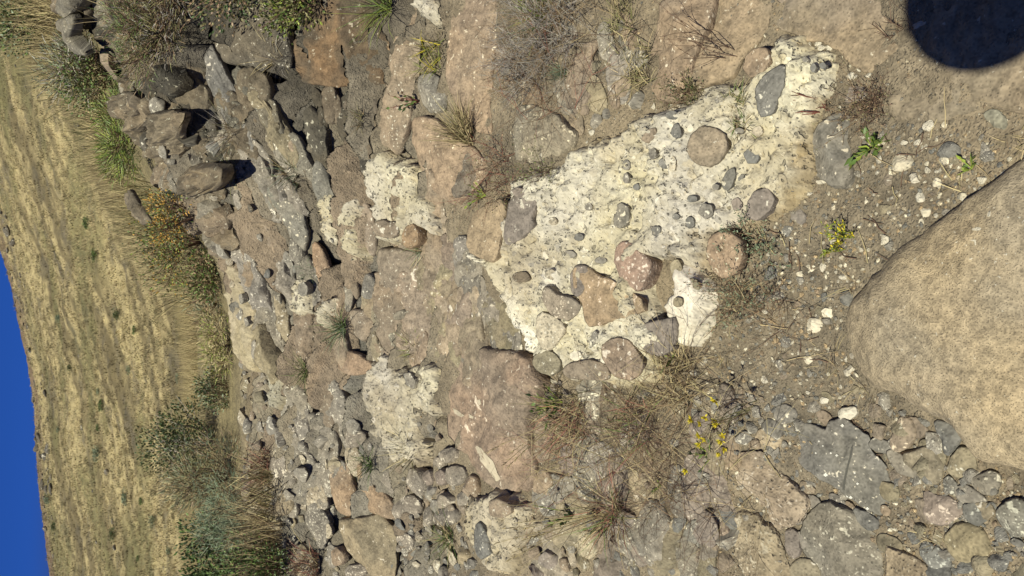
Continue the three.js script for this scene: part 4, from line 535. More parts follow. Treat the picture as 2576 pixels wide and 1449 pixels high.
// the slope goes on past the frame on both sides
bedded('1000,-420 1900,-420 2300,-60 1250,-50 1050,-50', 22, 40, 130, 0.45, 1.5, ['brown', 'tan', 'grey', 'pinksl', 'olive'], { H: 0.2 });
rubble('1000,-420 2600,-420 2600,-50 1250,-50', 50, 0.01, 0.05, ['grey', 'brown', 'olive', 'tan', 'chalk'], 0.3);
rubble('900,1460 2600,1460 2600,1800 900,1800', 60, 0.012, 0.06, ['grey', 'speck', 'purple', 'olive', 'blue'], 0.3);
// ---------------------------------------------------------------- plants
class MB {
  constructor(o) { this.o = o; this.p = []; this.c = []; this.i = []; this.n = 0; }
  v(q, c) { this.p.push(q.x - this.o.x, q.y - this.o.y, q.z - this.o.z); this.c.push(...c); return this.n++; }
  tube(pts, r0, r1, c) { const k = pts.length; let prev = null; for (let a = 0; a < k; a++) { const d = pts[Math.min(a + 1, k - 1)].clone().sub(pts[Math.max(a - 1, 0)]).normalize(), s = Math.abs(d.y) > 0.9 ? V(1, 0, 0) : V(0, 1, 0), u = d.clone().cross(s).normalize(), w = d.clone().cross(u), r = lerp(r0, r1, a / (k - 1)), ring = []; for (let b = 0; b < 3; b++) ring.push(this.v(pts[a].clone().addScaledVector(u, Math.cos(b * 2.094) * r).addScaledVector(w, Math.sin(b * 2.094) * r), c)); if (prev) for (let b = 0; b < 3; b++) { const e = (b + 1) % 3; this.i.push(prev[b], prev[e], ring[b], prev[e], ring[e], ring[b]); } prev = ring; } return this; }
  blade(p, dir, len, w, droop, c, c2 = c) { const s = V(rr(-1, 1), rr(-1, 1), rr(-1, 1)).cross(dir).normalize().multiplyScalar(w / 2), q = p.clone(), d = dir.clone(); let a = this.v(q.clone().add(s), c), b = this.v(q.clone().sub(s), c); for (let k = 1; k <= 3; k++) { d.y -= droop / 3; d.normalize(); q.addScaledVector(d, len / 3); const t = k / 3, cc = mixc(c, c2, t); if (k < 3) { const e = this.v(q.clone().addScaledVector(s, 1 - t * 0.6), cc), f = this.v(q.clone().addScaledVector(s, -1 + t * 0.6), cc); this.i.push(a, b, e, b, f, e); a = e; b = f; } else { const e = this.v(q, cc); this.i.push(a, b, e); } } return q; }
  leaf(p, dir, len, w, c) { const s = V(rr(-1, 1), rr(-0.2, 0.6), rr(-1, 1)).cross(dir).normalize(), n = dir.clone().cross(s), m = p.clone().addScaledVector(dir, len * 0.45).addScaledVector(n, -w * 0.15), t = p.clone().addScaledVector(dir, len).addScaledVector(n, w * 0.2); const a = this.v(p, c), k = c.map((x) => x * 0.85), l = this.v(m.clone().addScaledVector(s, w / 2).addScaledVector(n, w * 0.25), c), r = this.v(m.clone().addScaledVector(s, -w / 2).addScaledVector(n, w * 0.25), k), o = this.v(m, c), e = this.v(t, c); this.i.push(a, l, o, a, o, r, l, e, o, o, e, r); }
  geo() { const g = new THREE.BufferGeometry(); g.setAttribute('position', new THREE.Float32BufferAttribute(this.p, 3)); g.setAttribute('color', new THREE.Float32BufferAttribute(this.c, 3)); g.setIndex(this.i); g.computeVertexNormals(); return g; }
  build(name, parent, mat = M.plant) { if (this.n) return named(new THREE.Mesh(this.geo(), mat), name, parent); }
}
const jit = (c, k = 0.25) => { const f = 1 + rr(-k, k); return [c[0] * f, c[1] * f * (1 + rr(-0.05, 0.05)), c[2] * f]; };
const C = { blond: [0.44, 0.36, 0.19], straw: [0.5, 0.41, 0.22], olive: [0.19, 0.18, 0.075], dry: [0.27, 0.19, 0.11], twig: [0.16, 0.1, 0.065], grey: [0.34, 0.31, 0.27], green: [0.12, 0.19, 0.045], lime: [0.24, 0.3, 0.05], deep: [0.05, 0.085, 0.025], sage: [0.2, 0.24, 0.15], blueg: [0.17, 0.23, 0.14], yellow: [0.6, 0.5, 0.03], red: [0.36, 0.15, 0.11], orange: [0.45, 0.26, 0.05], redtwig: [0.22, 0.07, 0.05] };
const upOf = (p, k = 0.5) => V(0, 1, 0).lerp(normalAt(p.x, p.z), k).normalize();
const [sx0, sx1, sz0, sz1] = mainSlab.box, Hs = (x, z) => (x > sx0 && x < sx1 && z > sz0 && z < sz1 ? Math.max(Hm(x, z), mainSlab.topAt(x, z)) : Hm(x, z)), land = (px, py) => at(px, py, 0, Hs);
// each entry says where it grows, how it looks; lean is (right, up, towards the viewer)
function tussock(label, px, py, o) {
  const p = land(px, py), t = thing('grass_tussock', label, 'grass tuft', p, o.group), b = new MB(p), b2 = new MB(p), up = upOf(p), ln = V(...(o.lean ?? [0, 0, 0]));
  const n = o.n ?? 60, L = o.len ?? 0.15, W = o.w ?? 0.0022, S = o.spread ?? 0.6, R = o.r ?? 0.02;
  for (let i = 0; i < n; i++) { const q = p.clone().add(V(rr(-R, R), 0, rr(-R, R))); q.y = Math.max(q.y - 0.005, Hb(q.x, q.z) - 0.02); const d = up.clone().add(ln).add(V(rr(-S, S), rr(-S, S) * 0.5, rr(-S, S))).normalize(); const c = jit(C[pick(o.cols)]); (i % 5 ? b : b2).blade(q, d, L * rr(0.45, 1.1), W * rr(0.7, 1.3), rr(0.1, o.droop ?? 0.9), c.map((x) => x * 0.75), c); }
  b.build('blades', t); b2.build('dead_blades', t); if (o.stalks) { for (let s = 0; s < o.stalks; s++) { const m = new MB(p), d = up.clone().add(V(...(o.stalkLean ?? [0, 0, 0]))).add(V(rr(-0.25, 0.25), rr(-0.2, 0.2), rr(-0.25, 0.25))).normalize(), sl = (o.stalkLen ?? 0.3) * rr(0.7, 1.1), pts = []; const q = p.clone(), dd = d.clone(); for (let k = 0; k < 6; k++) { pts.push(q.clone()); q.addScaledVector(dd, sl / 5); dd.y -= 0.08; dd.normalize(); } m.tube(pts, 0.0013, 0.0006, jit(C.straw)); for (let k = 0; k < 10; k++) m.blade(pts[4].clone().lerp(pts[5], rnd()), dd.clone().add(V(rr(-0.5, 0.5), rr(-0.5, 0.5), rr(-0.5, 0.5))).normalize(), 0.015, 0.002, 0, jit(C.blond)); m.build('stalk', t); } }
  return t;
}
function twiggy(label, px, py, o) {                                 // bare branching stems, with or without small leaves
  const p = land(px, py), t = thing(o.name ?? 'dry_shrub', label, o.cat ?? 'shrub', p, o.group), b = new MB(p), f = new MB(p), up = upOf(p), ln = V(...(o.lean ?? [0, 0, 0])), S = o.spread ?? 0.8, L = o.len ?? 0.2;
  const grow = (q, d, l, r, lev, c) => { const pts = [q.clone()]; let e = q.clone(), dd = d.clone(); for (let k = 0; k < 4; k++) { dd.add(V(rr(-1, 1), rr(-1, 1), rr(-1, 1)).multiplyScalar(o.crook ?? 0.16)).normalize(); e = e.clone().addScaledVector(dd, l / 4); e.y = Math.max(e.y, Hb(e.x, e.z) + 0.004); pts.push(e); } b.tube(pts, r, r * 0.55, c);
    if (o.leaf) for (let k = 0; k < o.leafN; k++) { const u = 1 + Math.floor(rnd() * 4), ld = dd.clone().add(V(rr(-1, 1), rr(-0.5, 1), rr(-1, 1))).normalize(); f.leaf(pts[u].clone(), ld, o.leaf * rr(0.6, 1.2), o.leaf * (o.lw ?? 0.4) * rr(0.8, 1.2), jit(C[pick(o.leafC)])); }
    if (o.flower && lev === 0) { const fm = new MB(p); for (let k = 0; k < 16; k++) fm.leaf(e.clone(), dd.clone().add(V(rr(-1, 1), rr(-1, 1), rr(-1, 1))).normalize(), o.flower * rr(0.6, 1.2), o.flower * 0.35, jit(C.yellow, 0.15)); fm.build('flower', t); }
    if (lev > 0) { const m = o.kids ?? 3; for (let k = 0; k < m; k++) { const u = 1 + Math.floor(rnd() * 4); grow(pts[u], dd.clone().add(V(rr(-S, S), rr(-S, S), rr(-S, S))).normalize(), l * rr(0.45, 0.8), r * 0.6, lev - 1, c); } } };
  for (let i = 0; i < (o.n ?? 8); i++) { const R = o.r ?? 0.02, q = p.clone().add(V(rr(-R, R), 0, rr(-R, R))); q.y = Hb(q.x, q.z); grow(q, up.clone().add(ln).add(V(rr(-S, S), rr(-S, S) * 0.5, rr(-S, S))).normalize(), L * rr(0.6, 1.1), o.w ?? 0.0016, o.lev ?? 2, jit(C[pick(o.cols ?? ['twig'])])); }
  b.build('stems', t); f.build('leaves', t, M.leaf); return t;
}
function leafy(label, px, py, o) {                                  // broad leaves, each a piece of its own
  const p = land(px, py), t = thing('leafy_plant', label, 'plant', p, o.group), b = new MB(p), up = upOf(p), ln = V(...(o.lean ?? [0, 0, 0]));
  for (let s = 0; s < (o.n ?? 5); s++) { const d = up.clone().add(ln).add(V(rr(-1, 1), rr(-0.3, 0.3), rr(-1, 1)).multiplyScalar(o.spread ?? 0.8)).normalize(), L = (o.len ?? 0.08) * rr(0.5, 1.1), pts = [p.clone()]; const q = p.clone(); for (let k = 0; k < 4; k++) { d.y -= 0.06; d.normalize(); q.addScaledVector(d, L / 4); pts.push(q.clone()); } b.tube(pts, 0.0015, 0.0008, jit(C[o.stem ?? 'lime']));
    for (let k = 0; k < (o.per ?? 4); k++) { const m = new MB(p), u = pts[1 + (k % 4)], ld = d.clone().add(V(rr(-1, 1), rr(-0.2, 0.8), rr(-1, 1))).normalize(); m.leaf(u, ld, o.leaf * rr(0.6, 1.15), o.leaf * 0.45, jit(C[pick(o.cols)])); m.build('leaf', t, M.leaf); } }
  b.build('stems', t); return t;
}
function bush(label, P, o) {                                        // a leafy dome with gaps: limbs and leaf sprays
  const t = thing(o.name ?? 'bush', label, 'bush', P, o.group), b = new MB(P), f = new MB(P), n = (o.n ?? 900) * (o.name ? 1 : 2), [rx, ry, rz] = o.size;
  const lobes = []; for (let k = 0; k < 9; k++) lobes.push([V(rr(-0.6, 0.6) * rx, rr(0.25, 0.85) * ry, rr(-0.6, 0.6) * rz), rr(0.3, 0.55)]);
  for (const [q] of lobes) { const e = P.clone().add(q), m = P.clone().lerp(e, 0.5).add(V(rr(-1, 1), 0, rr(-1, 1)).multiplyScalar(rx * 0.12)); b.tube([P.clone(), m, e], 0.012 * ry + 0.002, 0.004 * ry + 0.001, jit(C[o.wood ?? 'twig'])); for (let k = 0; k < 5; k++) b.tube([m.clone().lerp(e, rnd()), e.clone().add(V(rr(-0.4, 0.4) * rx, rr(-0.1, 0.35) * ry, rr(-0.4, 0.4) * rz))], 0.004 * ry + 0.001, 0.001, jit(C[o.wood ?? 'twig'])); }
  for (let i = 0; i < n; i++) { const [q, r] = lobes[i % 9], d = V(rr(-1, 1), rr(-1, 1), rr(-1, 1)).normalize(), k = Math.pow(rnd(), 0.4), e = P.clone().add(q).add(V(d.x * rx * r * k, d.y * ry * r * k, d.z * rz * r * k)); if (e.y < P.y) e.y = P.y + rnd() * 0.1 * ry; const c = jit(C[pick(o.cols)], 0.4); const lf = o.leaf * (o.name ? 1 : 0.62); o.blade ? f.blade(e, d.multiplyScalar(0.8).add(V(rr(-0.7, 0.7), 0.6, rr(-0.7, 0.7))).normalize(), lf * 3 * rr(0.5, 1.2), lf * 0.2, 0.5, c) : f.leaf(e, d.add(V(0, 0.4, 0)).normalize(), lf * rr(0.6, 1.3), lf * 0.55, c); }
  b.build('branches', t); f.build('foliage', t, M.leaf); return t;
}
// near plants
twiggy('dead brown bush sprawling over the mauve stone', 2195, 262, { n: 26, len: 0.075, lev: 2, kids: 3, w: 0.0009, r: 0.035, cols: ['twig', 'dry', 'twig'], spread: 1.1, leaf: 0.006, leafN: 2, leafC: ['dry', 'olive', 'twig'] });
leafy('bright green leafy plant between the tall dark stone and the white rock', 2195, 372, { n: 9, per: 4, len: 0.042, leaf: 0.026, cols: ['green', 'lime', 'green'], spread: 1.3, lean: [0, -0.3, 0.35] });
leafy('small green seedling by the shoulder of the huge boulder', 2446, 424, { n: 4, per: 3, len: 0.03, leaf: 0.018, cols: ['green', 'lime'], spread: 1 });
twiggy('dry uprooted sprig lying on the bedrock near the dark shadow', 2262, 92, { n: 9, len: 0.055, lev: 1, w: 0.0011, cols: ['twig', 'dry'], spread: 1.1 });
twiggy('yellow green feathery sprig on the bare gravel', 2128, 604, { name: 'sprig', n: 10, len: 0.05, lev: 1, kids: 2, w: 0.0012, cols: ['lime'], lean: [0, 0.8, 0], spread: 0.5, leaf: 0.012, lw: 0.25, leafN: 9, leafC: ['lime', 'yellow'] });
twiggy('grey green sage bush hanging over the pinkish cobble', 1910, 622, { n: 16, len: 0.07, lev: 2, kids: 3, w: 0.001, r: 0.03, cols: ['dry', 'twig'], spread: 1, leaf: 0.008, lw: 0.4, leafN: 5, leafC: ['sage', 'blueg'] });
twiggy('sprawling grey sage with long dry stems under the chalk face', 1885, 742, { n: 20, len: 0.085, lev: 2, kids: 3, w: 0.0011, r: 0.04, cols: ['dry', 'straw', 'twig'], spread: 0.9, lean: [-0.1, 0.35, 0.1], leaf: 0.008, lw: 0.35, leafN: 4, leafC: ['sage', 'dry', 'sage'] });
twiggy('tangle of dry brown stems right of the sprawling sage', 1945, 790, { n: 18, len: 0.12, lev: 2, kids: 2, w: 0.0009, r: 0.05, cols: ['twig', 'dry'], spread: 1.2 });
twiggy('wiry plant topped by bright yellow flower tufts', 1900, 1020, { name: 'flowering_plant', cat: 'plant', n: 7, len: 0.17, lev: 1, kids: 2, w: 0.0013, cols: ['dry', 'olive'], lean: [-0.35, 1.6, 0.1], spread: 0.35, flower: 0.0125 });
leafy('dark green leafy plant below the yellow flowers', 1792, 1146, { n: 8, per: 4, len: 0.05, leaf: 0.014, cols: ['deep', 'green'], spread: 1.1 });
leafy('small green herb by the pale slab bottom rim', 1692, 903, { n: 5, per: 4, len: 0.035, leaf: 0.013, cols: ['deep', 'green'], spread: 1 });
leafy('tiny green herb among the fallen twigs', 1662, 1222, { n: 4, per: 3, len: 0.03, leaf: 0.011, cols: ['green'], spread: 1 });
leafy('green broad leaved plant growing out of the dry grass below the pinkish slab', 1415, 1012, { n: 9, per: 4, len: 0.09, leaf: 0.022, cols: ['green', 'deep'], spread: 0.9, lean: [0.1, 0.7, 0] });
tussock('matted dry grass round the broad leaved plant', 1440, 1040, { n: 220, len: 0.17, r: 0.07, spread: 1.1, lean: [-0.4, 0.4, 0], cols: ['straw', 'dry', 'blond', 'red', 'olive'], stalks: 5, stalkLen: 0.25, stalkLean: [-0.6, 0.6, 0] });
tussock('long stemmed grass clump with a reddish base near the bottom', 1545, 1288, { n: 260, len: 0.16, r: 0.035, spread: 0.9, cols: ['red', 'dry', 'red', 'straw', 'olive', 'green'], stalks: 9, stalkLen: 0.34, stalkLean: [-0.12, 1.3, 0] });
leafy('climbing green leaves left of the reddish grass clump', 1452, 1290, { n: 8, per: 3, len: 0.13, leaf: 0.02, cols: ['green', 'deep'], spread: 0.7, lean: [-0.1, 1.2, 0] });
tussock('dry grass fan over the rim of the slab', 1700, 960, { n: 240, len: 0.14, r: 0.06, spread: 1.0, lean: [0, 0, 0.3], cols: ['dry', 'straw', 'dry', 'blond'] });
twiggy('mesh of thin dry twigs across the lower slope', 1700, 1180, { n: 34, len: 0.2, lev: 2, kids: 3, w: 0.0008, r: 0.12, cols: ['twig', 'dry', 'twig'], spread: 1.3, crook: 0.25 });
twiggy('thin dry twigs spread over the flat grey slab', 1500, 1150, { n: 24, len: 0.17, lev: 2, kids: 2, w: 0.0007, r: 0.1, cols: ['twig', 'dry', 'red'], spread: 1.3, crook: 0.25 });
tussock('brown grass tuft with dead stems beside the blue green leaves', 1600, 1060, { n: 160, len: 0.12, r: 0.05, spread: 1.0, cols: ['dry', 'twig', 'red', 'straw', 'green'] });
tussock('dry strip of grass rooted in the slab crevice', 1862, 320, { n: 110, len: 0.05, r: 0.018, spread: 1.1, cols: ['straw', 'olive', 'green', 'dry'] });
tussock('upper tuft of the crevice grass', 1850, 250, { n: 70, len: 0.05, r: 0.02, spread: 1.1, cols: ['straw', 'green', 'olive'] });
twiggy('small dark bush at the top rim of the slab', 1738, 240, { n: 14, len: 0.055, lev: 2, w: 0.0009, cols: ['twig', 'olive'], spread: 1.1, leaf: 0.007, leafN: 3, leafC: ['olive', 'deep', 'twig'] });
twiggy('long dark stalks leaning over the flat brown face', 1850, 140, { n: 5, len: 0.17, lev: 1, w: 0.0013, cols: ['twig'], lean: [0, 1.4, 0], spread: 0.35, leaf: 0.008, leafN: 3, leafC: ['twig'] });
twiggy('red brown broken stem beside the mauve stone', 2078, 268, { n: 3, len: 0.07, lev: 1, w: 0.0024, cols: ['redtwig'], lean: [0, 1.2, 0], spread: 0.4 });
tussock('straw tussock draped over the grey boulder between the strips', 1175, 345, { n: 260, len: 0.16, r: 0.03, spread: 0.8, lean: [0.5, 0.3, 0.2], cols: ['straw', 'blond', 'straw', 'olive', 'dry'] });
leafy('dark leaved sprig beside the grey boulder', 1055, 255, { n: 6, per: 4, len: 0.1, leaf: 0.022, cols: ['deep', 'green', 'twig'], spread: 0.9, lean: [0, 0.8, 0], stem: 'redtwig' });
tussock('yellow green grass in the gap along the strip', 1090, 150, { n: 140, len: 0.1, r: 0.05, spread: 0.9, cols: ['lime', 'olive', 'straw', 'yellow'] });
twiggy('large dead grey shrub near the top edge', 1405, 70, { n: 80, len: 0.13, lev: 2, kids: 3, w: 0.0013, r: 0.06, cols: ['grey', 'grey', 'dry'], spread: 1.2 });
twiggy('second dead grey shrub in shade under the large one', 1322, 175, { n: 66, len: 0.1, lev: 2, kids: 3, w: 0.0013, r: 0.05, cols: ['grey', 'grey', 'grey', 'dry'], spread: 1.2 });
tussock('green grass blades behind the dead shrubs', 1370, 30, { n: 110, len: 0.15, r: 0.05, spread: 0.8, cols: ['green', 'olive', 'lime'] });
tussock('blue green needle tuft beside a grey stone', 1418, 185, { n: 70, len: 0.07, r: 0.012, spread: 0.6, lean: [0, 0.6, 0], cols: ['blueg', 'sage'] });
twiggy('wiry brown shrub on the dusty boulder flank', 1400, 240, { n: 22, len: 0.15, lev: 2, w: 0.0009, r: 0.08, cols: ['twig', 'dry', 'redtwig'], spread: 1.2 });
twiggy('sparse dry stems on the brown soil near the rounded boulder', 1530, 130, { n: 22, len: 0.13, lev: 1, w: 0.001, r: 0.12, cols: ['dry', 'twig', 'straw'], spread: 1.1 });
tussock('pale dry grass strip along the rounded boulder', 1600, 170, { n: 150, len: 0.08, r: 0.05, spread: 1.1, cols: ['straw', 'blond', 'olive'] });
tussock('pale dry grass above the pale dry strip', 1560, 50, { n: 130, len: 0.09, r: 0.05, spread: 1.1, cols: ['straw', 'olive', 'olive'] });
twiggy('dark dry bush between the strip and the slab tip', 1260, 440, { n: 26, len: 0.11, lev: 2, w: 0.0009, r: 0.06, cols: ['twig', 'dry', 'redtwig'], spread: 1.1, leaf: 0.008, leafN: 1, leafC: ['olive', 'dry'] });
leafy('green leaved plant over the tan cobble of the slab', 1222, 492, { n: 7, per: 4, len: 0.07, leaf: 0.015, cols: ['green', 'lime'], spread: 1, lean: [0, 0.6, 0] });
twiggy('small dry bush at the slab tip', 1345, 440, { n: 14, len: 0.08, lev: 2, w: 0.0008, r: 0.03, cols: ['twig', 'olive'], spread: 1.1, leaf: 0.006, leafN: 2, leafC: ['olive', 'green'] });
for (const [l, x, y, len, cols, n] of [
  ['bluish grass tuft on the brown wedge rock', 862, 825, 0.13, ['blueg', 'sage', 'green'], 110], ['fresh green tuft under the twin patches', 822, 675, 0.09, ['green', 'blueg'], 80], ['thin grass tuft at the lower rim of the broad pale patch', 1066, 622, 0.1, ['olive', 'blueg', 'straw'], 80], ['yellowish tuft above the bench end', 1045, 872, 0.1, ['lime', 'straw', 'olive'], 90], ['green tuft in the grey outcrop below the lens', 768, 935, 0.12, ['green', 'olive'], 90], ['green tuft on the lower stone heap', 1128, 1352, 0.12, ['green', 'olive', 'straw'], 110], ['tuft beside the dark wedge stone', 930, 1165, 0.1, ['green', 'deep'], 80], ['pale wiry tuft on the crumbling pale mass', 1040, 1130, 0.14, ['olive', 'straw', 'grey'], 120], ['grey green tuft over the twin patches', 762, 440, 0.13, ['blueg', 'olive', 'dry'], 110], ['grey grass tuft in the dark outcrop', 622, 335, 0.16, ['grey', 'olive', 'dry'], 120], ['dull green tuft on the crest side of the dark outcrop', 600, 425, 0.14, ['sage', 'dry', 'olive'], 100], ['grey grass hanging in the dark rock joint', 718, 150, 0.15, ['grey', 'straw'], 80], ['green grass hanging at the top end of the grey bench rock', 975, 20, 0.2, ['green', 'olive', 'lime'], 130], ['small dark tuft among the crest rocks', 905, 300, 0.07, ['olive', 'dry'], 50],
]) tussock(l, x, y, { n, len, r: 0.025, spread: 0.9, cols });
bush('yellow green bush at the top edge above the rusty wall', land(800, -22), { size: [0.2, 0.16, 0.16], n: 700, leaf: 0.025, cols: ['lime', 'olive', 'olive', 'green'] });
bush('big dusky shrub of tangled grey stems beside the dark pointed rock', land(470, 40), { size: [0.34, 0.26, 0.3], n: 2600, leaf: 0.018, blade: true, cols: ['olive', 'dry', 'twig', 'olive', 'grey'] });
bush('unseen shrub beyond the top edge, placed to shade the rusty wall', land(655, -75), { size: [0.26, 0.26, 0.3], n: 2200, leaf: 0.022, cols: ['olive', 'deep', 'dry'] });  // out of view, placed so that its shade darkens the rusty wall
bush('dusky shrub mound between crest rocks and the tangled shrub', land(400, 110), { size: [0.22, 0.18, 0.2], n: 1200, leaf: 0.016, blade: true, cols: ['olive', 'dry', 'green'] });
bush('orange and green leaved bush in front of the crest rocks', land(505, 610), { size: [0.24, 0.24, 0.2], n: 1500, leaf: 0.018, cols: ['green', 'olive', 'olive', 'dry', 'deep', 'lime', 'orange'] });
bush('upper orange leaved part bush beside the grey chunk', land(500, 545), { size: [0.14, 0.18, 0.12], n: 700, leaf: 0.017, cols: ['orange', 'olive', 'olive', 'green', 'orange'] });
const behind = (px, py, d) => { const r = ray(px, py), t = d / -r.z, x = r.x * t; return V(x, Hm(x, -d), -d); };
bush('dark green bush with bare grey twigs rising from behind the crest', behind(600, 1110, DC + 1.0), { size: [0.26, 0.3, 0.22], n: 1300, leaf: 0.026, cols: ['deep', 'deep', 'olive'], wood: 'grey' });
bush('feathery sage green bush at the end of the far grass', behind(640, 1190, DC + 0.6), { size: [0.26, 0.24, 0.25], n: 2000, leaf: 0.02, blade: true, cols: ['sage', 'olive', 'dry'] });
bush('pale sage bush on the edge of the tall dry grass', behind(690, 1290, DC + 0.25), { size: [0.2, 0.2, 0.2], n: 1600, leaf: 0.018, blade: true, cols: ['sage', 'sage', 'blueg'] });
bush('dark glossy green bush at the bottom edge of the far grass', behind(660, 1425, DC + 0.35), { size: [0.24, 0.24, 0.2], n: 1600, leaf: 0.028, cols: ['deep', 'deep', 'green'] });
bush('dark green bush between the rubble and the bottom edge', land(715, 1425), { size: [0.18, 0.22, 0.16], n: 1000, leaf: 0.024, cols: ['deep', 'green'] });
bush('low green bush left of the buff tuff ledge', behind(600, 690, DC + 0.5), { size: [0.15, 0.12, 0.14], n: 600, leaf: 0.024, cols: ['green', 'olive', 'dry'] });
bush('sage mound on the crest near the green bush', behind(585, 760, DC + 0.7), { size: [0.17, 0.12, 0.15], n: 700, leaf: 0.02, blade: true, cols: ['sage', 'dry', 'blond'] });
bush('yellowing bush behind the tuff ledge', behind(610, 860, DC + 0.6), { size: [0.17, 0.12, 0.15], n: 700, leaf: 0.02, blade: true, cols: ['blond', 'lime', 'straw'] });
bush('dull green bush behind the lower end of the tuff ledge', behind(610, 965, DC + 0.7), { size: [0.15, 0.13, 0.14], n: 600, leaf: 0.024, cols: ['deep', 'sage', 'olive'] });
bush('green bush in the top left corner', behind(150, 60, DC + 1.3), { size: [0.26, 0.2, 0.2], n: 1300, leaf: 0.03, cols: ['sage', 'green', 'olive'] });
bush('greyish bush next to the green corner bush', behind(215, 130, DC + 0.8), { size: [0.26, 0.2, 0.2], n: 1300, leaf: 0.024, blade: true, cols: ['sage', 'olive', 'grey'] });
bush('fresh green clump in the crest grass above the ribs', behind(265, 320, DC + 0.5), { size: [0.24, 0.16, 0.16], n: 1100, leaf: 0.024, blade: true, cols: ['lime', 'green', 'olive'] });
bush('green clump by the pale crest rock', behind(225, 190, DC + 0.8), { size: [0.2, 0.22, 0.2], n: 700, leaf: 0.024, cols: ['green', 'olive'] });
tussock('tall dry grass stand before the dark glossy bush', 690, 1375, { n: 420, len: 0.22, r: 0.13, w: 0.003, spread: 0.5, lean: [0.2, 0.6, 0], cols: ['straw', 'blond', 'straw', 'dry'], droop: 0.6 });
tussock('dry grass stand between the two sage bushes', 672, 1240, { n: 240, len: 0.2, r: 0.1, w: 0.003, spread: 0.6, cols: ['straw', 'straw', 'olive', 'dry'], droop: 0.6 });
tussock('reddish brown grass at the bottom of the rubble', 790, 1420, { n: 300, len: 0.13, r: 0.06, spread: 0.7, cols: ['dry', 'twig', 'red', 'straw'] });
tussock('reddish brown grass at the top of the rubble', 668, 1165, { n: 220, len: 0.13, r: 0.06, spread: 0.7, cols: ['dry', 'straw', 'dry', 'red'] });
tussock('single tall pale stems over the head of the crest', 350, 70, { n: 12, len: 0.3, r: 0.04, spread: 0.5, w: 0.003, cols: ['straw', 'blond'] });
for (const [l, x, y] of [['long pale stems crossing the grey slabs under the yellow flowers', 1690, 1130], ['long pale stems crossing the slope below the slab rim', 1580, 1040], ['long pale stems over the flat slab near the bottom', 1480, 1200], ['long pale stems leaning across the mottled boulder', 1800, 1230], ['tangle of pale and brown stems beside the slab rim', 1760, 960]]) twiggy(l, x, y, { name: 'dead_weed', cat: 'dead weed', n: 26, len: 0.2, lev: 1, kids: 2, w: 0.0008, r: 0.11, cols: ['straw', 'blond', 'dry', 'twig'], spread: 1.4, crook: 0.12 });
{ // grass along the crest and over the far hillside: nobody could count it
  const tuft = (n, L, w, S, a) => { const b = new MB(V(0, 0, 0)); for (let i = 0; i < n; i++) { const k = rr(0.7, 1.25); b.blade(V(rr(-1, 1) * S * 0.4, -0.03, rr(-1, 1) * S * 0.4), V(rr(-S, S), 1, rr(-S, S)).normalize(), L * rr(0.5, 1.1), w, rr(0.1, 0.9), [k * 0.7, k * 0.7, k * 0.7], [k, k, k]); } return b.geo(); };
  const gm = new THREE.MeshStandardMaterial({ color: 0xffffff, vertexColors: true, roughness: 0.9, side: THREE.DoubleSide }), d = new THREE.Object3D();
  const scatter = (name, geos, n, place, col) => { const per = Math.floor(n / geos.length); for (const g of geos) { const im = new THREE.InstancedMesh(g, gm, per); named(im, name).userData = { kind: 'stuff', category: 'grass' }; let k = 0, t = 0; while (k < per && t++ < per * 30) { const r = place(); if (!r) continue; d.position.copy(r[0]); d.rotation.set(0, rnd() * 6.3, 0); d.scale.setScalar(r[1]); d.updateMatrix(); im.setMatrixAt(k, d.matrix); im.setColorAt(k, new THREE.Color(...jit(col(r[0], r[2]), 0.22))); k++; } im.count = k; } };
  scatter('crest_grass', [tuft(26, 0.24, 0.004, 0.45), tuft(26, 0.2, 0.004, 0.55), tuft(20, 0.27, 0.004, 0.35)], 3000, () => { const x = rr(-2.2, 3.2), z = -rr(DC + 0.25, DC + 3.4); if (x < 0.2 && rnd() < 0.35 + 0.3 * (x < -0.5)) return null; if (x < -0.1 && -z < DC + 0.6) return null; if (x >= -0.1 && -z < DC + 0.55 + 0.35 * x) return null; const m = fbm(x * 1.6, 2, z * 1.6, 2); if (m < -0.12) return null; return [V(x, Hm(x, z), z), rr(0.6, 1.15) * (x < 0.1 ? 0.55 : 1), m]; }, (p, m) => m > 0.0 ? [0.5, 0.41, 0.21] : m > -0.09 ? C.straw : C.olive);
  scatter('hill_grass', [tuft(12, 0.42, 0.04, 0.7), tuft(10, 0.34, 0.045, 0.9)], 34000, () => { const dd = HD0 + (HD1 - HD0) * rnd(), x = rr(-0.42, 0.42) * dd * 1.15; const q = hillStreak(x, dd); if (q < 0.0 && rnd() < 0.6) return null; return [V(x, hillH(x, dd), -dd), rr(0.4, 1.0), q]; }, (p, q) => rnd() < 0.2 ? [0.17, 0.15, 0.075] : mixc([0.22, 0.18, 0.09], [0.54, 0.45, 0.24], sstep(-0.1, 0.2, q)));
}
for (const [l, x, y, n, len] of [['bleached straw wisp lying on the soil beside the boulder tip', 2150, 730, 30, 0.07], ['yellow straw scrap on the soil below the sprawling sage', 1812, 912, 26, 0.04], ['pale root fibres on the gravel left of the huge boulder', 2095, 905, 26, 0.07], ['straw wisps at the lower flank of the huge boulder', 2175, 985, 22, 0.06], ['dry straw among pebbles near the boulder shoulder', 2390, 470, 24, 0.06], ['small grass sprig under the oval grey stone', 2555, 355, 34, 0.045], ['withered tuft between the corner stones', 2335, 1345, 50, 0.04]]) tussock(l, x, y, { n, len, r: 0.02, w: 0.0016, spread: 1.4, cols: ['straw', 'blond', 'dry'] });
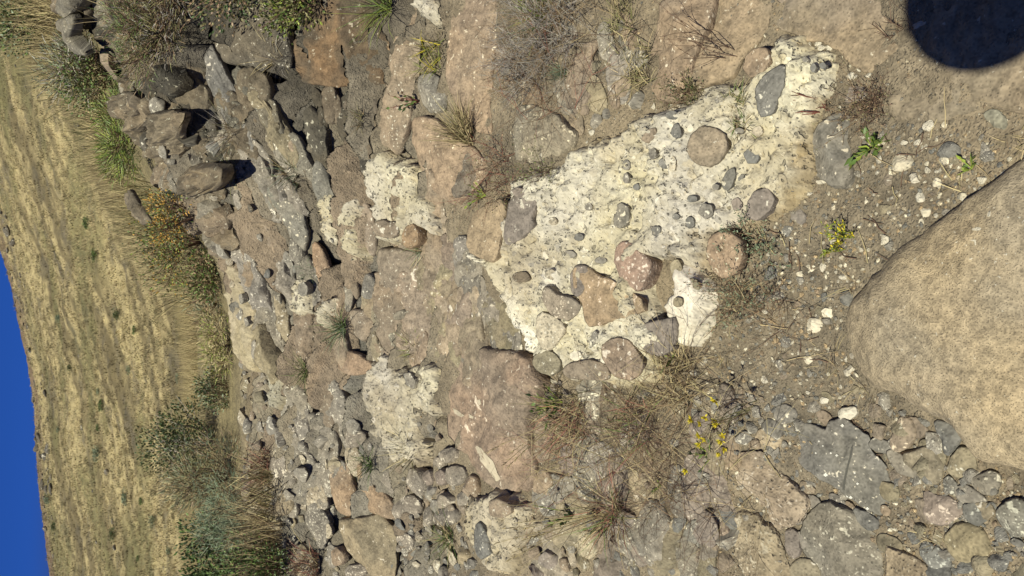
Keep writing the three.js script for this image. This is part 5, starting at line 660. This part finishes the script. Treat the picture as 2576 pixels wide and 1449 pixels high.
for (let i = 0, k = 0; k < 46 && i < 900; i++) { const x = rr(1850, 2480), y = rr(290, 1150); if (!inside(soilZone, x, y)) continue; const p = land(x, y), b = new MB(p), a = rnd() * 6.3, L = rr(0.02, 0.075), pts = []; for (let j = 0; j < 4; j++) { const u = j / 3 * L, cx = p.x + Math.cos(a) * u + rr(-1, 1) * 0.003, cz = p.z + Math.sin(a) * u + rr(-1, 1) * 0.003; pts.push(V(cx, Hm(cx, cz) + 0.003 + 0.006 * rnd(), cz)); } b.tube(pts, rr(0.0008, 0.0016), 0.0006, jit(C[k % 3 ? 'twig' : 'straw'])); const m = b.build('dry_twig', scene); k++; m.position.copy(p); tag(m, k % 3 === 1 ? 'broken straw stem lying on the gravelly soil' : 'thin dark twig lying on the gravelly soil', 'twig', k % 3 === 1 ? 'straw stems on the soil' : 'dark twigs on the soil'); }
{ // shrubs and rocks dotted over the hillside
  const where = [[520, 190], [520, 820], [700, 780], [655, 740], [655, 680], [560, 920], [245, 640], [420, 520], [460, 600], [150, 1080], [210, 1095], [250, 1075], [250, 1140], [280, 1330], [292, 1350], [205, 1345], [250, 1320], [430, 1385], [360, 1260], [320, 1250], [230, 1180], [380, 660], [360, 575], [345, 830], [400, 870], [450, 950], [300, 790], [330, 930], [290, 700], [225, 560], [150, 800], [180, 930], [250, 985], [260, 1020], [480, 1130], [400, 1040], [415, 1060], [390, 1310], [350, 1405], [125, 1255], [140, 1330], [185, 1425]];
  const protoShrub = []; let k = 0;
  for (const [x, y] of where) { const p = onHill(x, y); if (!p || (k > 4 && rnd() < 0.3)) continue; const kind = k % 4; let o; const label = ['round grey green shrub on the tan hillside', 'dark green low shrub on the tan hillside', 'pale sage shrub on the tan hillside', 'small blackish green shrub on the tan hillside'][kind], group = ['round grey green hillside shrubs', 'dark green hillside shrubs', 'pale sage hillside shrubs', 'blackish green hillside shrubs'][kind];
    if (k < 4) { o = bush(label, p, { name: 'hill_shrub', group, size: [0.75, 0.55, 0.7], n: 420, leaf: 0.13, cols: [['blueg', 'sage', 'olive'], ['deep', 'green'], ['sage', 'blueg'], ['deep', 'deep', 'olive']][kind] }); protoShrub.push(o); }
    else { o = protoShrub[kind].clone(); o.name = numbered('hill_shrub'); scene.add(o); o.position.copy(p); }
    o.rotation.y = rnd() * 6.3; const s = rr(0.3, 1.0); o.scale.set(s * rr(0.9, 1.3), s * rr(0.8, 1.1), s); k++; }
  const geo = [], q = new THREE.Mesh(SMALL[0]); for (let i = 0; i < 900; i++) { const e = rnd() < 0.5, dd = e ? HD1 * rr(0.93, 0.995) : HD0 + (HD1 - HD0) * rr(0.3, 0.95), x = rr(-0.42, 0.45) * dd; if (!e && fbm(x * 0.05, 8, dd * 0.2, 3) < 0.12) continue; setStone(q, V(x, hillH(x, dd), -dd), lerp(0.1, e ? 0.8 : 0.5, Math.pow(rnd(), 4)), V(0, 1, 0), 0.3); q.updateMatrix(); geo.push(pick(SMALL).clone().applyMatrix4(q.matrix)); }
  const m = named(new THREE.Mesh(mergeGeometries(geo), M.dark), 'hill_rubble'); m.userData = { kind: 'stuff' };
}

// ---------------------------------------------------------------- the person taking the picture, whose hat throws the round shadow
{
  const G = at(2508, -42, 0), E = V(0, CAMH, 0), t = (CAMH + 0.27 - G.y) / SUN.y, head = G.clone().addScaledVector(SUN, t), br = 0.16;
  const root = thing('person', 'standing person in a brimmed hat who throws the round dark corner shadow', 'person', V(head.x, 0, head.z + 0.08));
  const hx = 0, hz = -0.08, hy = head.y, J = [];                     // bones: from, to, radii
  const bone = (a, b, r0, r1) => J.push([V(...a), V(...b), r0, r1]);
  bone([hx, hy + 0.03, hz], [hx, hy - 0.06, hz - 0.015], 0.098, 0.07); bone([hx, hy - 0.08, hz + 0.02], [0, hy - 0.2, 0.02], 0.055, 0.06);
  bone([0, hy - 0.26, 0.03], [0, hy - 0.5, 0.03], 0.13, 0.13); bone([0, hy - 0.5, 0.03], [0, hy - 0.76, 0.02], 0.13, 0.145);
  for (const s of [-1, 1]) { bone([0, hy - 0.25, 0.03], [s * 0.17, hy - 0.27, 0.03], 0.07, 0.06); bone([s * 0.18, hy - 0.28, 0.03], [s * 0.24, hy - 0.56, 0.06], 0.055, 0.045); bone([s * 0.24, hy - 0.56, 0.06], [s * 0.17, hy - 0.8, 0.0], 0.045, 0.035);
    bone([s * 0.09, hy - 0.82, 0.02], [s * 0.1, hy - 1.22, 0.0], 0.09, 0.06); bone([s * 0.1, hy - 1.22, 0], [s * 0.11, 0.09, 0.04], 0.058, 0.042); bone([s * 0.11, 0.05, 0.05], [s * 0.12, 0.04, -0.12], 0.045, 0.038); }
  const N = 96, S = 2.0, mc = new MarchingCubes(N, new THREE.MeshStandardMaterial(), false, false, 200000); mc.isolation = 0;
  for (let z = 0; z < N; z++) for (let y = 0; y < N; y++) for (let x = 0; x < N; x++) { const q = V((x / (N / 2) - 1) * S / 2, (y / (N / 2) - 1) * S / 2 + 0.94, (z / (N / 2) - 1) * S / 2); let f = 1e9; for (const [a, b, r0, r1] of J) { const ab = b.clone().sub(a), k = clamp(q.clone().sub(a).dot(ab) / ab.lengthSq()), d = q.distanceTo(a.clone().addScaledVector(ab, k)) - lerp(r0, r1, k), h = clamp(0.5 + 0.5 * (f - d) / 0.04); f = f > 1e8 ? d : lerp(f, d, h) - 0.04 * h * (1 - h); } mc.field[x + y * N + z * N * N] = -f; }
  mc.update(); const n = mc.count, pos = [], nor = [], col = []; for (let i = 0; i < n; i++) { const y = mc.positionArray[i * 3 + 1] * S / 2 + 0.94; pos.push(mc.positionArray[i * 3] * S / 2, y, mc.positionArray[i * 3 + 2] * S / 2); nor.push(mc.normalArray[i * 3], mc.normalArray[i * 3 + 1], mc.normalArray[i * 3 + 2]); col.push(...(y > hy - 0.2 ? [0.42, 0.27, 0.19] : y > hy - 0.8 ? [0.12, 0.16, 0.22] : y > 0.1 ? [0.14, 0.12, 0.09] : [0.05, 0.04, 0.03])); }
  const g = new THREE.BufferGeometry(); g.setAttribute('position', new THREE.Float32BufferAttribute(pos, 3)); g.setAttribute('color', new THREE.Float32BufferAttribute(col, 3)); const gm = mergeVertices(g, 0.0005); gm.computeVertexNormals();
  named(new THREE.Mesh(gm, new THREE.MeshStandardMaterial({ vertexColors: true, roughness: 0.85 })), 'body', root);
  const hat = new THREE.Mesh(new THREE.LatheGeometry([[0.001, 0.15], [0.06, 0.148], [0.095, 0.12], [0.108, 0.05], [0.115, 0.035], [br * 0.8, 0.02], [br, 0.03], [br, 0.026], [br * 0.8, 0.014], [0.112, 0.028], [0.1, 0.04]].map(([x, y]) => new THREE.Vector2(x, y)), 48), new THREE.MeshStandardMaterial({ color: new THREE.Color(0.3, 0.25, 0.16), roughness: 0.9, side: THREE.DoubleSide }));
  const onHat = (x, y) => { const g = at(x, y, 0); return g.addScaledVector(SUN, (hy + 0.03 - g.y) / SUN.y).sub(root.position); }, sa = onHat(2350, 66), sb = onHat(2272, 78), shadowWedge = new THREE.Mesh(new THREE.CylinderGeometry(0.004, 0.013, sa.distanceTo(sb), 8), new THREE.MeshStandardMaterial({ color: new THREE.Color(0.1, 0.08, 0.06), roughness: 0.8 }));
  shadowWedge.position.copy(sa).lerp(sb, 0.5); shadowWedge.quaternion.setFromUnitVectors(V(0, 1, 0), sb.clone().sub(sa).normalize()); named(shadowWedge, 'unseen_shadow_wedge', root);  // unseen tapered piece, placed to cast a point beside the hat's round shadow
  hat.position.set(hx, hy, hz); named(hat, 'sun_hat', root);
}
renderer.render(scene, camera);
